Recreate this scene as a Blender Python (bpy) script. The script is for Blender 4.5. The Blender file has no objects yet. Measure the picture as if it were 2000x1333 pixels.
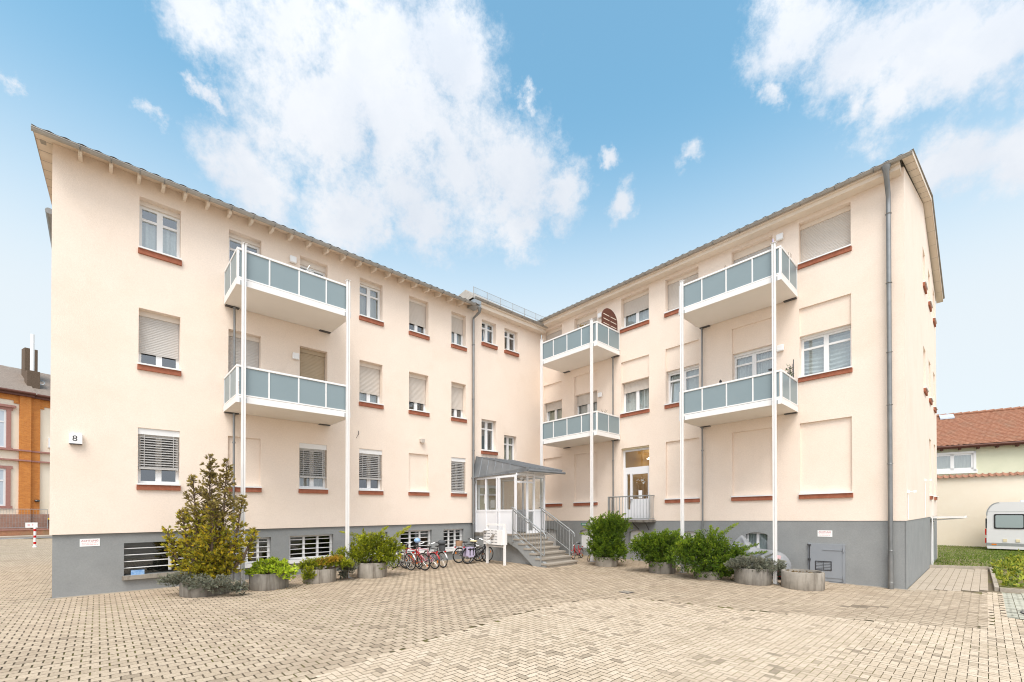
import bpy, bmesh, math, random
from math import sin, cos, pi, radians, sqrt, atan2
from mathutils import Vector, Matrix
S = 1.27                                   # model units -> metres
sc = bpy.context.scene
COL = sc.collection
rnd = random.Random(7)

# ------------------------------------------------------------------ materials
MT = {}
def nt(name):
    m = bpy.data.materials.new(name); m.use_nodes = True
    t = m.node_tree; t.nodes.clear()
    o = t.nodes.new('ShaderNodeOutputMaterial')
    MT[name] = m
    return m, t, o
def N(t, kind, **kw):
    n = t.nodes.new('ShaderNode' + kind)
    for k, v in kw.items():
        if k in n.inputs: n.inputs[k].default_value = v
        else: setattr(n, k, v)
    return n
def ramp(t, stops):
    r = t.nodes.new('ShaderNodeValToRGB')
    e = r.color_ramp.elements
    while len(e) < len(stops): e.new(.5)
    for i, (p, c) in enumerate(stops):
        e[i].position = p; e[i].color = (*c, 1) if len(c) == 3 else c
    return r
def noise(t, scale, detail=4, rough=.55, stretch=None, coord='Object'):
    tc = N(t, 'TexCoord'); n = N(t, 'TexNoise', Scale=scale, Detail=detail, Roughness=rough)
    if stretch:
        mp = N(t, 'Mapping'); mp.inputs['Scale'].default_value = stretch
        t.links.new(tc.outputs[coord], mp.inputs[0]); t.links.new(mp.outputs[0], n.inputs[0])
    else: t.links.new(tc.outputs[coord], n.inputs[0])
    return n
def mixc(t, a, b, f, mode='MIX'):
    m = t.nodes.new('ShaderNodeMix'); m.data_type = 'RGBA'; m.blend_type = mode
    for k, v in ((0, f), (6, a), (7, b)):
        if hasattr(v, 'links') or hasattr(v, 'is_linked'): t.links.new(v, m.inputs[k])
        elif isinstance(v, (int, float)): m.inputs[k].default_value = v
        else: m.inputs[k].default_value = (*v, 1)
    return m.outputs[2]
def mat(name, c1, c2=None, scale=3, rough=.7, bump=0, bscale=90, metal=0, spec=.4, stretch=None,
        dirt=None, dscale=1.2, dstretch=None, dlo=.5, dhi=.75, island=None, grain=0, gscale=26):
    m, t, o = nt(name)
    b = N(t, 'BsdfPrincipled', Roughness=rough, Metallic=metal); b.inputs['Specular IOR Level'].default_value = spec
    t.links.new(b.outputs[0], o.inputs[0])
    col = None
    if c2:
        n = noise(t, scale, 5, .6, stretch); r = ramp(t, [(.32, c1), (.68, c2)]); t.links.new(n.outputs[0], r.inputs[0]); col = r.outputs[0]
    if dirt:
        n = noise(t, dscale, 6, .65, dstretch); r = ramp(t, [(dlo, (0, 0, 0)), (dhi, (1, 1, 1))]); t.links.new(n.outputs[0], r.inputs[0])
        col = mixc(t, col if col else c1, dirt, r.outputs[0])
    if island:
        g = N(t, 'NewGeometry'); r = ramp(t, [(0, (island, island, island)), (1, (1.0, 1.0, 1.0))]); t.links.new(g.outputs['Random Per Island'], r.inputs[0])
        col = mixc(t, col if col else c1, r.outputs[0], 1.0, 'MULTIPLY')
    if grain:
        n = noise(t, gscale, 2, .7); r = ramp(t, [(.30, (1 - grain,) * 3), (.70, (1 + grain,) * 3)]); t.links.new(n.outputs[0], r.inputs[0])
        col = mixc(t, col if col else c1, r.outputs[0], 1.0, 'MULTIPLY')
    if col: t.links.new(col, b.inputs['Base Color'])
    else: b.inputs['Base Color'].default_value = (*c1, 1)
    if bump:
        n = noise(t, bscale, 3, .6); bp = N(t, 'Bump', Strength=bump, Distance=.02)
        t.links.new(n.outputs[0], bp.inputs['Height']); t.links.new(bp.outputs[0], b.inputs['Normal'])
    return m
def leafmat(name, stops, trans=.3, tone=False):
    m, t, o = nt(name)
    g = N(t, 'NewGeometry'); r = ramp(t, stops)
    if tone:                                   # each shoot has its own age and colour; juniper tones add painted shade
        at = N(t, 'Attribute', attribute_name='tone'); ma = N(t, 'Math', operation='MULTIPLY_ADD'); ma.inputs[1].default_value = .3; t.links.new(g.outputs['Random Per Island'], ma.inputs[0])
        m2 = N(t, 'Math', operation='MULTIPLY'); m2.inputs[1].default_value = .7; t.links.new(at.outputs['Fac'], m2.inputs[0]); t.links.new(m2.outputs[0], ma.inputs[2]); t.links.new(ma.outputs[0], r.inputs[0])
    else: t.links.new(g.outputs['Random Per Island'], r.inputs[0])
    n = noise(t, 2.2, 3); r2 = ramp(t, [(.3, (.72, .72, .72)), (.7, (1.2, 1.2, 1.2))]); t.links.new(n.outputs[0], r2.inputs[0])
    c = mixc(t, r.outputs[0], r2.outputs[0], 1.0, 'MULTIPLY')
    d = N(t, 'BsdfPrincipled', Roughness=.6); d.inputs['Specular IOR Level'].default_value = .25
    tr = N(t, 'BsdfTranslucent'); mx = N(t, 'MixShader'); mx.inputs[0].default_value = trans
    t.links.new(c, d.inputs['Base Color']); t.links.new(c, tr.inputs[0])
    t.links.new(d.outputs[0], mx.inputs[1]); t.links.new(tr.outputs[0], mx.inputs[2]); t.links.new(mx.outputs[0], o.inputs[0])
    return m
def glass(name, refl=.2, tint=(.86, .92, .92)):
    m, t, o = nt(name)
    tr = N(t, 'BsdfTransparent'); tr.inputs[0].default_value = (*tint, 1)
    gl = N(t, 'BsdfGlossy'); gl.inputs['Roughness'].default_value = .015; gl.inputs[0].default_value = (.9, .95, 1, 1)
    lw = N(t, 'LayerWeight'); lw.inputs[0].default_value = .5
    fr = N(t, 'Math', operation='POWER'); fr.inputs[1].default_value = 4.5; t.links.new(lw.outputs['Facing'], fr.inputs[0])
    ma = N(t, 'Math', operation='MULTIPLY_ADD'); ma.inputs[1].default_value = 1 - refl; ma.inputs[2].default_value = refl; ma.use_clamp = True
    mx = N(t, 'MixShader'); t.links.new(fr.outputs[0], ma.inputs[0]); t.links.new(ma.outputs[0], mx.inputs[0])
    t.links.new(tr.outputs[0], mx.inputs[1]); t.links.new(gl.outputs[0], mx.inputs[2]); t.links.new(mx.outputs[0], o.inputs[0])
    return m

mat('stucco', (.845, .71, .60), (.865, .735, .625), 1.3, .92, .35, 75, spec=.15, dirt=(.79, .655, .535), dscale=.5, dlo=.52, dhi=.85, grain=.035)
mat('stucco_pale', (.84, .73, .585), (.86, .76, .62), 1.5, .92, .3, 60, spec=.15)
mat('stucco_green', (.66, .66, .50), (.70, .69, .53), 1.5, .92, .3, 60, spec=.15)
mat('plinth_grey', (.26, .265, .262), (.295, .30, .295), 1.6, .85, .3, 80, spec=.2, dirt=(.33, .325, .315), dscale=1.1, dlo=.56, dhi=.85, grain=.05)
mat('pvc_white', (.80, .79, .78), None, rough=.35, spec=.4)
mat('white_paint', (.84, .82, .80), (.80, .78, .76), 4, .4, spec=.4)
mat('porch_white', (.78, .78, .80), None, rough=.35)
mat('slab_white', (.80, .745, .685), (.77, .715, .655), 1.2, .8, .15, 50, spec=.2)
mat('cornice', (.80, .69, .58), (.76, .65, .54), 2, .8, spec=.2)
mat('soffit_wood', (.78, .66, .54), (.70, .57, .45), 3, .75, spec=.2, stretch=(.4, .4, 6))
mat('shutter', (.58, .52, .46), (.61, .55, .49), 2, .6)
mat('shutter_grey', (.53, .50, .47), None, rough=.55)
mat('shutter_brown', (.42, .33, .22), (.46, .36, .25), 2, .6)
mat('box_cream', (.74, .66, .58), None, rough=.6)
mat('blind_metal', (.50, .48, .46), None, rough=.45)
mat('sandstone_red', (.31, .105, .06), (.40, .15, .09), 7, .85, .3, 60, spec=.2)
mat('zinc', (.22, .225, .225), (.29, .29, .285), 2.5, .42, metal=.75, spec=.5)
mat('zinc_roof', (.19, .205, .22), (.25, .265, .28), 2, .5, metal=.45)
mat('zinc_old', (.34, .315, .285), (.42, .395, .36), 2, .5, metal=.25)
mat('galvanised', (.36, .37, .37), (.44, .45, .45), 9, .42, metal=.7)
mat('roof_tile', (.30, .265, .23), (.38, .335, .285), 6, .8, .2, 50)
mat('tile_red', (.28, .12, .07), (.39, .19, .115), 5, .85, .3, 40, dirt=(.30, .17, .11), dscale=1.1, dlo=.5, dhi=.8)
mat('slate', (.20, .155, .125), (.29, .23, .185), 7, .75, .3, 40, dirt=(.38, .36, .33), dscale=.35, dlo=.62, dhi=.7)
mat('panel_blue', (.225, .285, .305), (.24, .30, .32), .8, .38, spec=.5)
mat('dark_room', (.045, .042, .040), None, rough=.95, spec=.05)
mat('warm_room', (.50, .33, .13), (.42, .30, .16), 2, .9)
mat('pale_room', (.36, .34, .30), (.30, .28, .25), 2, .9)
mat('curtain_lace', (.56, .57, .55), (.44, .46, .45), 14, .9, spec=.1)
mat('curtain_beige', (.50, .46, .34), (.40, .38, .28), 8, .9, spec=.1)
mat('curtain_grey', (.36, .34, .31), (.48, .46, .42), 6, .9, spec=.1, stretch=(6, 6, .2))
mat('black_plastic', (.015, .015, .016), None, rough=.5)
mat('rubber', (.012, .012, .012), (.03, .028, .026), 20, .8)
mat('chrome', (.62, .62, .63), None, rough=.22, metal=1)
mat('steel_dark', (.10, .10, .105), None, rough=.4, metal=.8)
mat('paint_red', (.42, .015, .02), None, rough=.3)
mat('paint_silver', (.52, .50, .47), None, rough=.3, metal=.4)
mat('paint_pink', (.70, .30, .36), None, rough=.3)
mat('paint_black', (.02, .02, .025), None, rough=.3)
mat('paint_yellow', (.70, .46, .02), None, rough=.35)
mat('reflector_orange', (.80, .22, .01), None, rough=.25)
mat('reflector_red', (.55, .01, .01), None, rough=.2)
mat('lilac', (.44, .38, .52), (.50, .44, .57), 8, .8)
mat('helmet_blue', (.16, .33, .62), (.42, .58, .78), 10, .3)
mat('cream_fabric', (.70, .60, .36), None, rough=.9)
mat('dark_basket', (.06, .065, .07), (.10, .105, .11), 30, .7)
mat('wicker', (.34, .20, .12), (.46, .29, .18), 30, .9)
mat('concrete', (.20, .18, .155), (.28, .255, .22), 4, .9, .5, 45, spec=.15, dirt=(.075, .06, .045), dscale=6, dstretch=(1.0, 1.0, .10), dlo=.46, dhi=.78)
mat('concrete_pale', (.28, .25, .21), (.37, .33, .28), 4, .9, .5, 45, spec=.15, dirt=(.09, .07, .05), dscale=6, dstretch=(1.0, 1.0, .13), dlo=.50, dhi=.8)
mat('soil', (.05, .033, .02), (.10, .07, .045), 18, .95, .8, 30)
mat('granite', (.27, .235, .195), (.40, .35, .29), 60, .75, .2, 80)
mat('kerb_stone', (.36, .31, .25), (.44, .38, .31), 9, .9, .4, 50)
mat('asphalt', (.17, .16, .15), (.21, .20, .19), 8, .9, .4, 60)
mat('sidewalk', (.44, .36, .28), (.50, .42, .33), 3, .9)
mat('turf_soil', (.13, .13, .035), (.26, .20, .10), 1.1, .95)
mat('ground_soil', (.34, .28, .215), (.42, .35, .27), 1.5, .95)
mat('moss_joint', (.135, .102, .066), (.19, .148, .098), 30, .95, dirt=(.16, .15, .02), dscale=.7, dlo=.48, dhi=.62)
mat('wood_brown', (.10, .035, .022), (.15, .055, .035), 6, .6, stretch=(1, 1, 12))
mat('sign_white', (.86, .85, .84), None, rough=.4)
mat('sign_red', (.50, .03, .04), None, rough=.5)
mat('sign_pink', (.78, .50, .50), None, rough=.5)
mat('sign_green', (.01, .20, .11), None, rough=.4)
mat('ink', (.02, .018, .016), None, rough=.5)
mat('paper', (.62, .60, .57), (.30, .29, .28), 40, .9)
mat('hatch_grey', (.26, .275, .295), (.28, .295, .315), 3, .5)
mat('cover_grey', (.20, .205, .215), (.30, .305, .315), 3, .5, spec=.4)
mat('caravan_white', (.72, .71, .71), (.70, .69, .69), 2, .35)
mat('caravan_dark', (.03, .03, .032), None, rough=.2)
mat('vent_cream', (.72, .62, .42), None, rough=.5)
mat('bark', (.11, .075, .05), (.17, .12, .085), 14, .95, .5, 40)
mat('twig', (.16, .105, .07), None, rough=.9)
mat('frame_stone', (.36, .17, .14), (.42, .21, .17), 8, .85)
mat('bin_yellow', (.75, .52, .04), None, rough=.4)
mat('glass_green', (.30, .36, .36), None, rough=.15, spec=.8)
mat('skylight_glass', (.55, .60, .66), None, rough=.08, spec=.8)
# brick
m, t, o = nt('brick')
b = N(t, 'BsdfPrincipled', Roughness=.85); br = N(t, 'TexBrick', Scale=9.0)
br.inputs['Color1'].default_value = (.52, .175, .035, 1); br.inputs['Color2'].default_value = (.62, .235, .05, 1); br.inputs['Mortar'].default_value = (.62, .40, .20, 1)
br.inputs['Mortar Size'].default_value = .012; br.inputs['Brick Width'].default_value = 1.6; br.inputs['Row Height'].default_value = .6
tc = N(t, 'TexCoord'); t.links.new(tc.outputs['UV'], br.inputs[0]); t.links.new(br.outputs[0], b.inputs['Base Color']); t.links.new(b.outputs[0], o.inputs[0])
mat('brick_plain', (.46, .145, .04), (.58, .22, .06), 14, .85, .3, 30)
mat('brick_old', (.34, .155, .09), (.45, .22, .12), 4, .9, .4, 20, dirt=(.24, .19, .10), dscale=.9, dlo=.45, dhi=.7)
mat('sandstone_pink', (.34, .19, .14), (.42, .25, .19), 3, .9, .3, 20)
# pavers: one tone per stone, with stains that have a shape of their own
def pavermat(name, c1, c2, stain, slo, shi, sscale, bump):
    m, t, o = nt(name)
    b = N(t, 'BsdfPrincipled', Roughness=.85); b.inputs['Specular IOR Level'].default_value = .25
    a = N(t, 'Attribute', attribute_name='tone'); r = ramp(t, [(0, tuple(x * .62 for x in c1)), (.22, c1), (1, c2)]); t.links.new(a.outputs['Fac'], r.inputs[0])
    n1 = noise(t, 38, 3); r1 = ramp(t, [(.3, (.82, .82, .82)), (.7, (1.12, 1.12, 1.12))]); t.links.new(n1.outputs[0], r1.inputs[0])
    c = mixc(t, r.outputs[0], r1.outputs[0], 1.0, 'MULTIPLY')
    n2 = noise(t, sscale, 6, .68); r2 = ramp(t, [(slo, (0, 0, 0)), (shi, (1, 1, 1))]); t.links.new(n2.outputs[0], r2.inputs[0])
    c = mixc(t, c, stain, r2.outputs[0])
    t.links.new(c, b.inputs['Base Color'])
    bp = N(t, 'Bump', Strength=bump, Distance=.01); n3 = noise(t, 120, 3); t.links.new(n3.outputs[0], bp.inputs['Height']); t.links.new(bp.outputs[0], b.inputs['Normal'])
    t.links.new(b.outputs[0], o.inputs[0])
pavermat('paver_old', (.41, .318, .225), (.53, .42, .305), (.35, .265, .185), .52, .76, .55, .5)
pavermat('paver_light', (.54, .425, .305), (.64, .515, .385), (.46, .36, .255), .50, .74, .9, .25)
pavermat('paver_path', (.42, .34, .26), (.51, .425, .33), (.36, .29, .22), .52, .76, .8, .4)
pavermat('paver_grid', (.42, .40, .32), (.49, .47, .38), (.35, .34, .25), .52, .76, .8, .4)
leafmat('leaf_thuja', [(0, (.15, .165, .025)), (.35, (.36, .345, .035)), (.7, (.58, .47, .04)), (1, (.80, .53, .045))], trans=.3, tone=True)
leafmat('leaf_thuja_top', [(0, (.15, .12, .05)), (.5, (.33, .26, .08)), (1, (.50, .39, .11))], trans=.3, tone=True)
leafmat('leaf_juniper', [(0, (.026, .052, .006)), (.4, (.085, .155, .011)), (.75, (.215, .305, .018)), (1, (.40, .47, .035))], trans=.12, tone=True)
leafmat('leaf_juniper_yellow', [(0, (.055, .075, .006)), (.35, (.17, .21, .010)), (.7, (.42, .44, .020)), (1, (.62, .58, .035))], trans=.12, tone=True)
leafmat('leaf_bronze', [(0, (0.227, 0.194, 0.023)), (.5, (0.501, 0.319, 0.039)), (1, (0.728, 0.455, 0.067))])
leafmat('leaf_blue', [(0, (.07, .075, .05)), (.4, (.19, .20, .145)), (.75, (.30, .30, .22)), (1, (.42, .38, .26))], trans=.12, tone=True)
leafmat('leaf_lime', [(0, (0.158, 0.245, 0.018)), (.4, (0.350, 0.473, 0.028)), (.8, (0.560, 0.665, 0.044)), (1, (0.735, 0.800, 0.088))])
leafmat('leaf_cover', [(0, (0.088, 0.140, 0.021)), (.4, (0.228, 0.298, 0.035)), (.8, (0.455, 0.473, 0.052)), (1, (0.630, 0.542, 0.105))])
leafmat('grass', [(0, (0.075, 0.135, 0.014)), (.5, (0.150, 0.240, 0.026)), (1, (0.285, 0.330, 0.060))])
leafmat('leaf_dry', [(0, (.16, .10, .05)), (1, (.34, .24, .12))])
leafmat('leaf_brass', [(0, (.28, .16, .01)), (1, (.50, .33, .04))])
glass('glass', .20)
glass('glass_clear', .10, (.93, .95, .93))

# ------------------------------------------------------------------ frames of the two facades (measured), all in model units
class Frame:
    def __init__(s, O, U, Nn): s.O, s.U, s.N = Vector(O), Vector(U), Vector(Nn)
    def __call__(s, u, v, w=0): return s.O + u * s.U + Vector((0, 0, v)) + w * s.N
UL = Vector((.73042819, .6829895, .01026516)); UR = Vector((-.68121116, .73208699, -.01015439))
NM = Vector((.6829895, -.73042819, 0)); NR = Vector((-.73208699, -.68121116, 0))
PC = Vector((1.26663, 18.88748, -.11842)); OR = Vector((9.21121, 10.35, 0))
FM = Frame(PC, -UL, NM)                    # left wing and stair wing; u runs from the inner corner to the left
FR = Frame(OR, UR, NR)                     # right wing; u runs from its outer corner to the inner corner
FG = Frame(OR, UL, -UR)                    # gable of the right wing
FL = Frame(FM(14.54, 0), UR, -UL)          # gable of the left wing
E1 = Vector((.73042819, .6829895)).normalized(); E2 = Vector((-E1.y, E1.x))
def lerp(x, xs, ys):
    if x <= xs[0]: return ys[0]
    for a, b, c, d in zip(xs, xs[1:], ys, ys[1:]):
        if x <= b: return c + (d - c) * (x - a) / (b - a)
    return ys[-1]
def gz(x, y):                              # the yard rises a little towards the inner corner
    s = (x - OR.x) * UR.x + (y - OR.y) * UR.y
    t_ = -((x - PC.x) * E1.x + (y - PC.y) * E1.y)
    g = lerp(s, [-1, 0, 1.28, 6.7, 7.6, 11.66], [0, .003, .012, .14, .165, .19])
    return .03 + g * min(1, max(.2, 1 - .0497 * t_))

# ------------------------------------------------------------------ mesh builder
BASE = {}                                  # object -> (base point, own scale)
class MB:
    def __init__(s): s.v, s.f, s.t = [], [], []
    def add(s, pts, faces, tone=None):
        k = len(s.v); s.v += [Vector(p) for p in pts]; s.f += [tuple(i + k for i in f) for f in faces]
        if tone is not None: s.t += [tone] * len(faces)
        return s
    def poly(s, *pts, tone=None): return s.add(pts, [tuple(range(len(pts)))], tone)
    def box(s, F, u0, u1, v0, v1, w0, w1):
        p = [F(u, v, w) for u in (u0, u1) for v in (v0, v1) for w in (w0, w1)]
        return s.add(p, [(0, 1, 3, 2), (4, 6, 7, 5), (0, 4, 5, 1), (2, 3, 7, 6), (0, 2, 6, 4), (1, 5, 7, 3)])
    def bx(s, x0, x1, y0, y1, z0, z1): return s.box(lambda a, b, c: Vector((a, c, b)), x0, x1, z0, z1, y0, y1)
    def prism(s, F, pts, w0, w1):          # 2-D outline (u, v) between two depths
        n = len(pts); p = [F(a, b, w0) for a, b in pts] + [F(a, b, w1) for a, b in pts]
        return s.add(p, [tuple(range(n)), tuple(range(2 * n - 1, n - 1, -1))] + [(i, (i + 1) % n, n + (i + 1) % n, n + i) for i in range(n)])
    def tube(s, pts, r, n=8, cap=True):
        pts = [Vector(p) for p in pts]; rings = []; m = len(pts)
        rr = r if isinstance(r, (list, tuple)) else [r] * m
        a = None
        for i, p in enumerate(pts):
            d = (pts[min(i + 1, m - 1)] - pts[max(i - 1, 0)]).normalized()
            if a is None:
                a = d.cross(Vector((0, 0, 1)))
                if a.length < .05: a = d.cross(Vector((0, 1, 0)))
            a = (a - d * a.dot(d)).normalized(); b = d.cross(a)
            rings += [p + (a * cos(2 * pi * k / n) + b * sin(2 * pi * k / n)) * rr[i] for k in range(n)]
        fs = [(i * n + k, i * n + (k + 1) % n, (i + 1) * n + (k + 1) % n, (i + 1) * n + k) for i in range(m - 1) for k in range(n)]
        if cap: fs += [tuple(range(n - 1, -1, -1)), tuple(range((m - 1) * n, m * n))]
        return s.add(rings, fs)
    def lathe(s, c, prof, n=32, sx=1, sy=1, wob=0):
        c = Vector(c); p = []
        for r, z in prof:
            for k in range(n):
                a = 2 * pi * k / n; q = r * (1 + wob * sin(3 * a + 1) * .5)
                p.append(c + Vector((q * cos(a) * sx, q * sin(a) * sy, z)))
        m = len(prof)
        fs = [(i * n + k, i * n + (k + 1) % n, (i + 1) * n + (k + 1) % n, (i + 1) * n + k) for i in range(m - 1) for k in range(n)]
        fs += [tuple(range(n - 1, -1, -1)), tuple(range((m - 1) * n, m * n))]
        return s.add(p, fs)
    def torus(s, c, ax, R, r, n=28, k=6, a0=0, a1=2 * pi):
        c = Vector(c); ax = Vector(ax).normalized(); a = ax.cross(Vector((0, 0, 1)))
        a = a.normalized() if a.length > .05 else Vector((1, 0, 0)); b = ax.cross(a)
        full = abs(a1 - a0 - 2 * pi) < 1e-6; m = n if full else n + 1
        p = []
        for i in range(m):
            t_ = a0 + (a1 - a0) * i / n; d = a * cos(t_) + b * sin(t_)
            for j in range(k):
                q = 2 * pi * j / k; p.append(c + d * (R + r * cos(q)) + ax * r * sin(q))
        fs = [(i * k + j, i * k + (j + 1) % k, ((i + 1) % m) * k + (j + 1) % k, ((i + 1) % m) * k + j) for i in range(n) for j in range(k)]
        return s.add(p, fs)
    def ball(s, c, rx, ry, rz, n=14, m=9):
        return s.lathe(c, [(max(.02, sin(pi * i / m)) , -cos(pi * i / m)) for i in range(m + 1)], n) if False else s._ball(c, rx, ry, rz, n, m)
    def _ball(s, c, rx, ry, rz, n, m):
        c = Vector(c); p = []
        for i in range(m + 1):
            a = pi * i / m
            for k in range(n):
                b = 2 * pi * k / n; p.append(c + Vector((max(sin(a), .01) * cos(b) * rx, max(sin(a), .01) * sin(b) * ry, -cos(a) * rz)))
        fs = [(i * n + k, i * n + (k + 1) % n, (i + 1) * n + (k + 1) % n, (i + 1) * n + k) for i in range(m) for k in range(n)]
        fs += [tuple(range(n - 1, -1, -1)), tuple(range(m * n, (m + 1) * n))]
        return s.add(p, fs)
    def build(s, name, material, parent=None, base=None, smooth=False, fix=True, uvF=None):
        if parent is not None: bp, k = BASE[parent]
        else:
            if base is None:
                xs = [p.x for p in s.v]; ys = [p.y for p in s.v]; zs = [p.z for p in s.v]
                base = Vector(((min(xs) + max(xs)) / 2, (min(ys) + max(ys)) / 2, min(zs)))
            bp, k = Vector(base), 1
        me = bpy.data.meshes.new(name)
        q = k * S
        me.from_pydata([((p - bp) * q)[:] for p in s.v], [], s.f)
        me.materials.append(MT[material])
        if s.t and len(s.t) == len(s.f):
            a = me.attributes.new('tone', 'FLOAT', 'FACE'); a.data.foreach_set('value', s.t)
        if fix:
            bm = bmesh.new(); bm.from_mesh(me); bmesh.ops.recalc_face_normals(bm, faces=bm.faces[:]); bm.to_mesh(me); bm.free()
        if smooth: me.polygons.foreach_set('use_smooth', [True] * len(me.polygons))
        if uvF:
            uv = me.uv_layers.new(name='UVMap')
            for lp in me.loops:
                p = s.v[lp.vertex_index]; d = p - uvF.O; uv.data[lp.index].uv = (d.dot(uvF.U), d.z)
        o = bpy.data.objects.new(name, me); COL.objects.link(o)
        if parent is not None: o.parent = parent
        else: o.location = bp * S
        BASE[o] = (bp, k)
        return o
def smooth_by_angle(o, deg=35):
    me = o.data
    me.polygons.foreach_set('use_smooth', [True] * len(me.polygons))
    try: me.set_sharp_from_angle(angle=radians(deg))
    except Exception: pass
def tag(o, label=None, cat=None, group=None, kind=None):
    for k, v in (('label', label), ('category', cat), ('group', group), ('kind', kind)):
        if v: o[k] = v
    return o
def thing(name, label, cat, loc, group=None, local=False, rotz=0, scale=1):
    o = bpy.data.objects.new(name, None); COL.objects.link(o); o.empty_display_size = .2
    o.location = Vector(loc) * S; o.rotation_euler = (0, 0, rotz)
    BASE[o] = (Vector((0, 0, 0)) if local else Vector(loc), scale)
    return tag(o, label, cat, group)
def text_mesh(body, size):
    cu = bpy.data.curves.new('lettering', 'FONT'); cu.body = body; cu.size = size; cu.align_x = 'CENTER'; cu.align_y = 'CENTER'
    ob = bpy.data.objects.new('lettering', cu); COL.objects.link(ob)
    bpy.context.view_layer.update()
    me = ob.evaluated_get(bpy.context.evaluated_depsgraph_get()).to_mesh()
    v = [(p.co.x, p.co.y) for p in me.vertices]; f = [tuple(p.vertices) for p in me.polygons]
    ob.to_mesh_clear() if False else None
    bpy.data.objects.remove(ob); bpy.data.curves.remove(cu)
    return v, f
def lettering(F, body, size, u, v, w, material, parent, name='lettering', bold=0):
    vs, fs = text_mesh(body, size); m = MB()
    m.add([F(u - x, v + y, w) for x, y in vs], fs)
    return m.build(name, material, parent, fix=False)
# ------------------------------------------------------------------ the apartment building
HOUSE = thing('apartment_building', 'three-storey cream rendered apartment building in an L around the paved yard, grey plinth, six balconies', 'building', FM(4, 0, 0))
def wall(F, u0, u1, v0, v1, holes, name, material, w0=0.0, parent=None):
    """Facade sheet with openings: holes = (u0, u1, v0, v1, depth, closed)."""
    us = sorted({u0, u1, *[h[0] for h in holes], *[h[1] for h in holes]}); vs = sorted({v0, v1, *[h[2] for h in holes], *[h[3] for h in holes]})
    us = [u for u in us if u0 <= u <= u1]; vs = [v for v in vs if v0 <= v <= v1]
    m = MB(); nu, nv = len(us) - 1, len(vs) - 1
    def cell(i, j):
        if not (0 <= i < nu and 0 <= j < nv): return (0, True)
        a, b = (us[i] + us[i + 1]) / 2, (vs[j] + vs[j + 1]) / 2
        for h in holes:
            if h[0] < a < h[1] and h[2] < b < h[3]: return (h[4], h[5])
        return (0, True)
    for i in range(nu):
        for j in range(nv):
            d, c = cell(i, j)
            if c: m.poly(F(us[i], vs[j], w0 - d), F(us[i + 1], vs[j], w0 - d), F(us[i + 1], vs[j + 1], w0 - d), F(us[i], vs[j + 1], w0 - d))
            d2, _ = cell(i + 1, j)
            if i + 1 < nu and abs(d - d2) > 1e-4: m.poly(F(us[i + 1], vs[j], w0 - d), F(us[i + 1], vs[j + 1], w0 - d), F(us[i + 1], vs[j + 1], w0 - d2), F(us[i + 1], vs[j], w0 - d2))
            d2, _ = cell(i, j + 1)
            if j + 1 < nv and abs(d - d2) > 1e-4: m.poly(F(us[i], vs[j + 1], w0 - d), F(us[i + 1], vs[j + 1], w0 - d), F(us[i + 1], vs[j + 1], w0 - d2), F(us[i], vs[j + 1], w0 - d2))
    return m.build(name, material, parent or HOUSE, fix=False)
def sheet(F, quads, name, material, parent=None):
    m = MB()
    for q in quads: m.poly(*[F(*p) for p in q])
    return m.build(name, material, parent or HOUSE, fix=False)
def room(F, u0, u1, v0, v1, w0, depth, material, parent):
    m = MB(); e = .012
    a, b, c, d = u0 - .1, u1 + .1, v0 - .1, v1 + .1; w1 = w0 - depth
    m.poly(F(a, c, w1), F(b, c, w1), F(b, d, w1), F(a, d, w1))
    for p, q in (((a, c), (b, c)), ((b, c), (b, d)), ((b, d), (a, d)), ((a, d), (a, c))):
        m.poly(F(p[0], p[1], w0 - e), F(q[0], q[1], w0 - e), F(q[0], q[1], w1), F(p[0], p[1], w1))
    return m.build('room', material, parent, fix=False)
def curtain(F, u0, u1, v0, v1, w, material, parent, folds=9, amp=.022, horizontal=False, name='curtain'):
    m = MB(); n = folds * 6
    rows = 2 if not horizontal else n
    P = []
    if not horizontal:
        for j in range(2):
            for i in range(n + 1):
                t_ = i / n; P.append(F(u0 + (u1 - u0) * t_, v0 if j == 0 else v1, w + amp * sin(t_ * folds * 2 * pi) + .5 * amp * sin(t_ * folds * 4.7 + 1)))
        fs = [(i, i + 1, n + 2 + i, n + 1 + i) for i in range(n)]
    else:
        k = 9
        for j in range(n + 1):
            for i in range(k):
                t_ = j / n; s_ = i / (k - 1); sag = .06 * sin(pi * s_) * (1 - t_)
                P.append(F(u0 + (u1 - u0) * s_, v0 + (v1 - v0) * t_ - sag, w + amp * sin(t_ * folds * 2 * pi)))
        fs = [(j * k + i, j * k + i + 1, (j + 1) * k + i + 1, (j + 1) * k + i) for j in range(n) for i in range(k - 1)]
    m.add(P, fs)
    return m.build(name, material, parent, smooth=True, fix=False)
def slats(F, u0, u1, v0, v1, w, material, parent, pitch=.04, name='roller_shutter'):
    m = MB(); n = max(2, round((v1 - v0) / pitch)); h = (v1 - v0) / n; prof = []
    for i in range(n):
        a = v0 + i * h
        prof += [(a + .001, w), (a + h * .22, w + .006), (a + h * .55, w + .008), (a + h * .88, w + .005)]
    prof.append((v1, w))
    P = [F(u, v, ww) for v, ww in prof for u in (u0, u1)]
    m.add(P, [(2 * i, 2 * i + 1, 2 * i + 3, 2 * i + 2) for i in range(len(prof) - 1)])
    m.box(F, u0, u1, v0 - .02, v0, w - .004, w + .016)
    return m.build(name, material, parent, fix=False)
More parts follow.
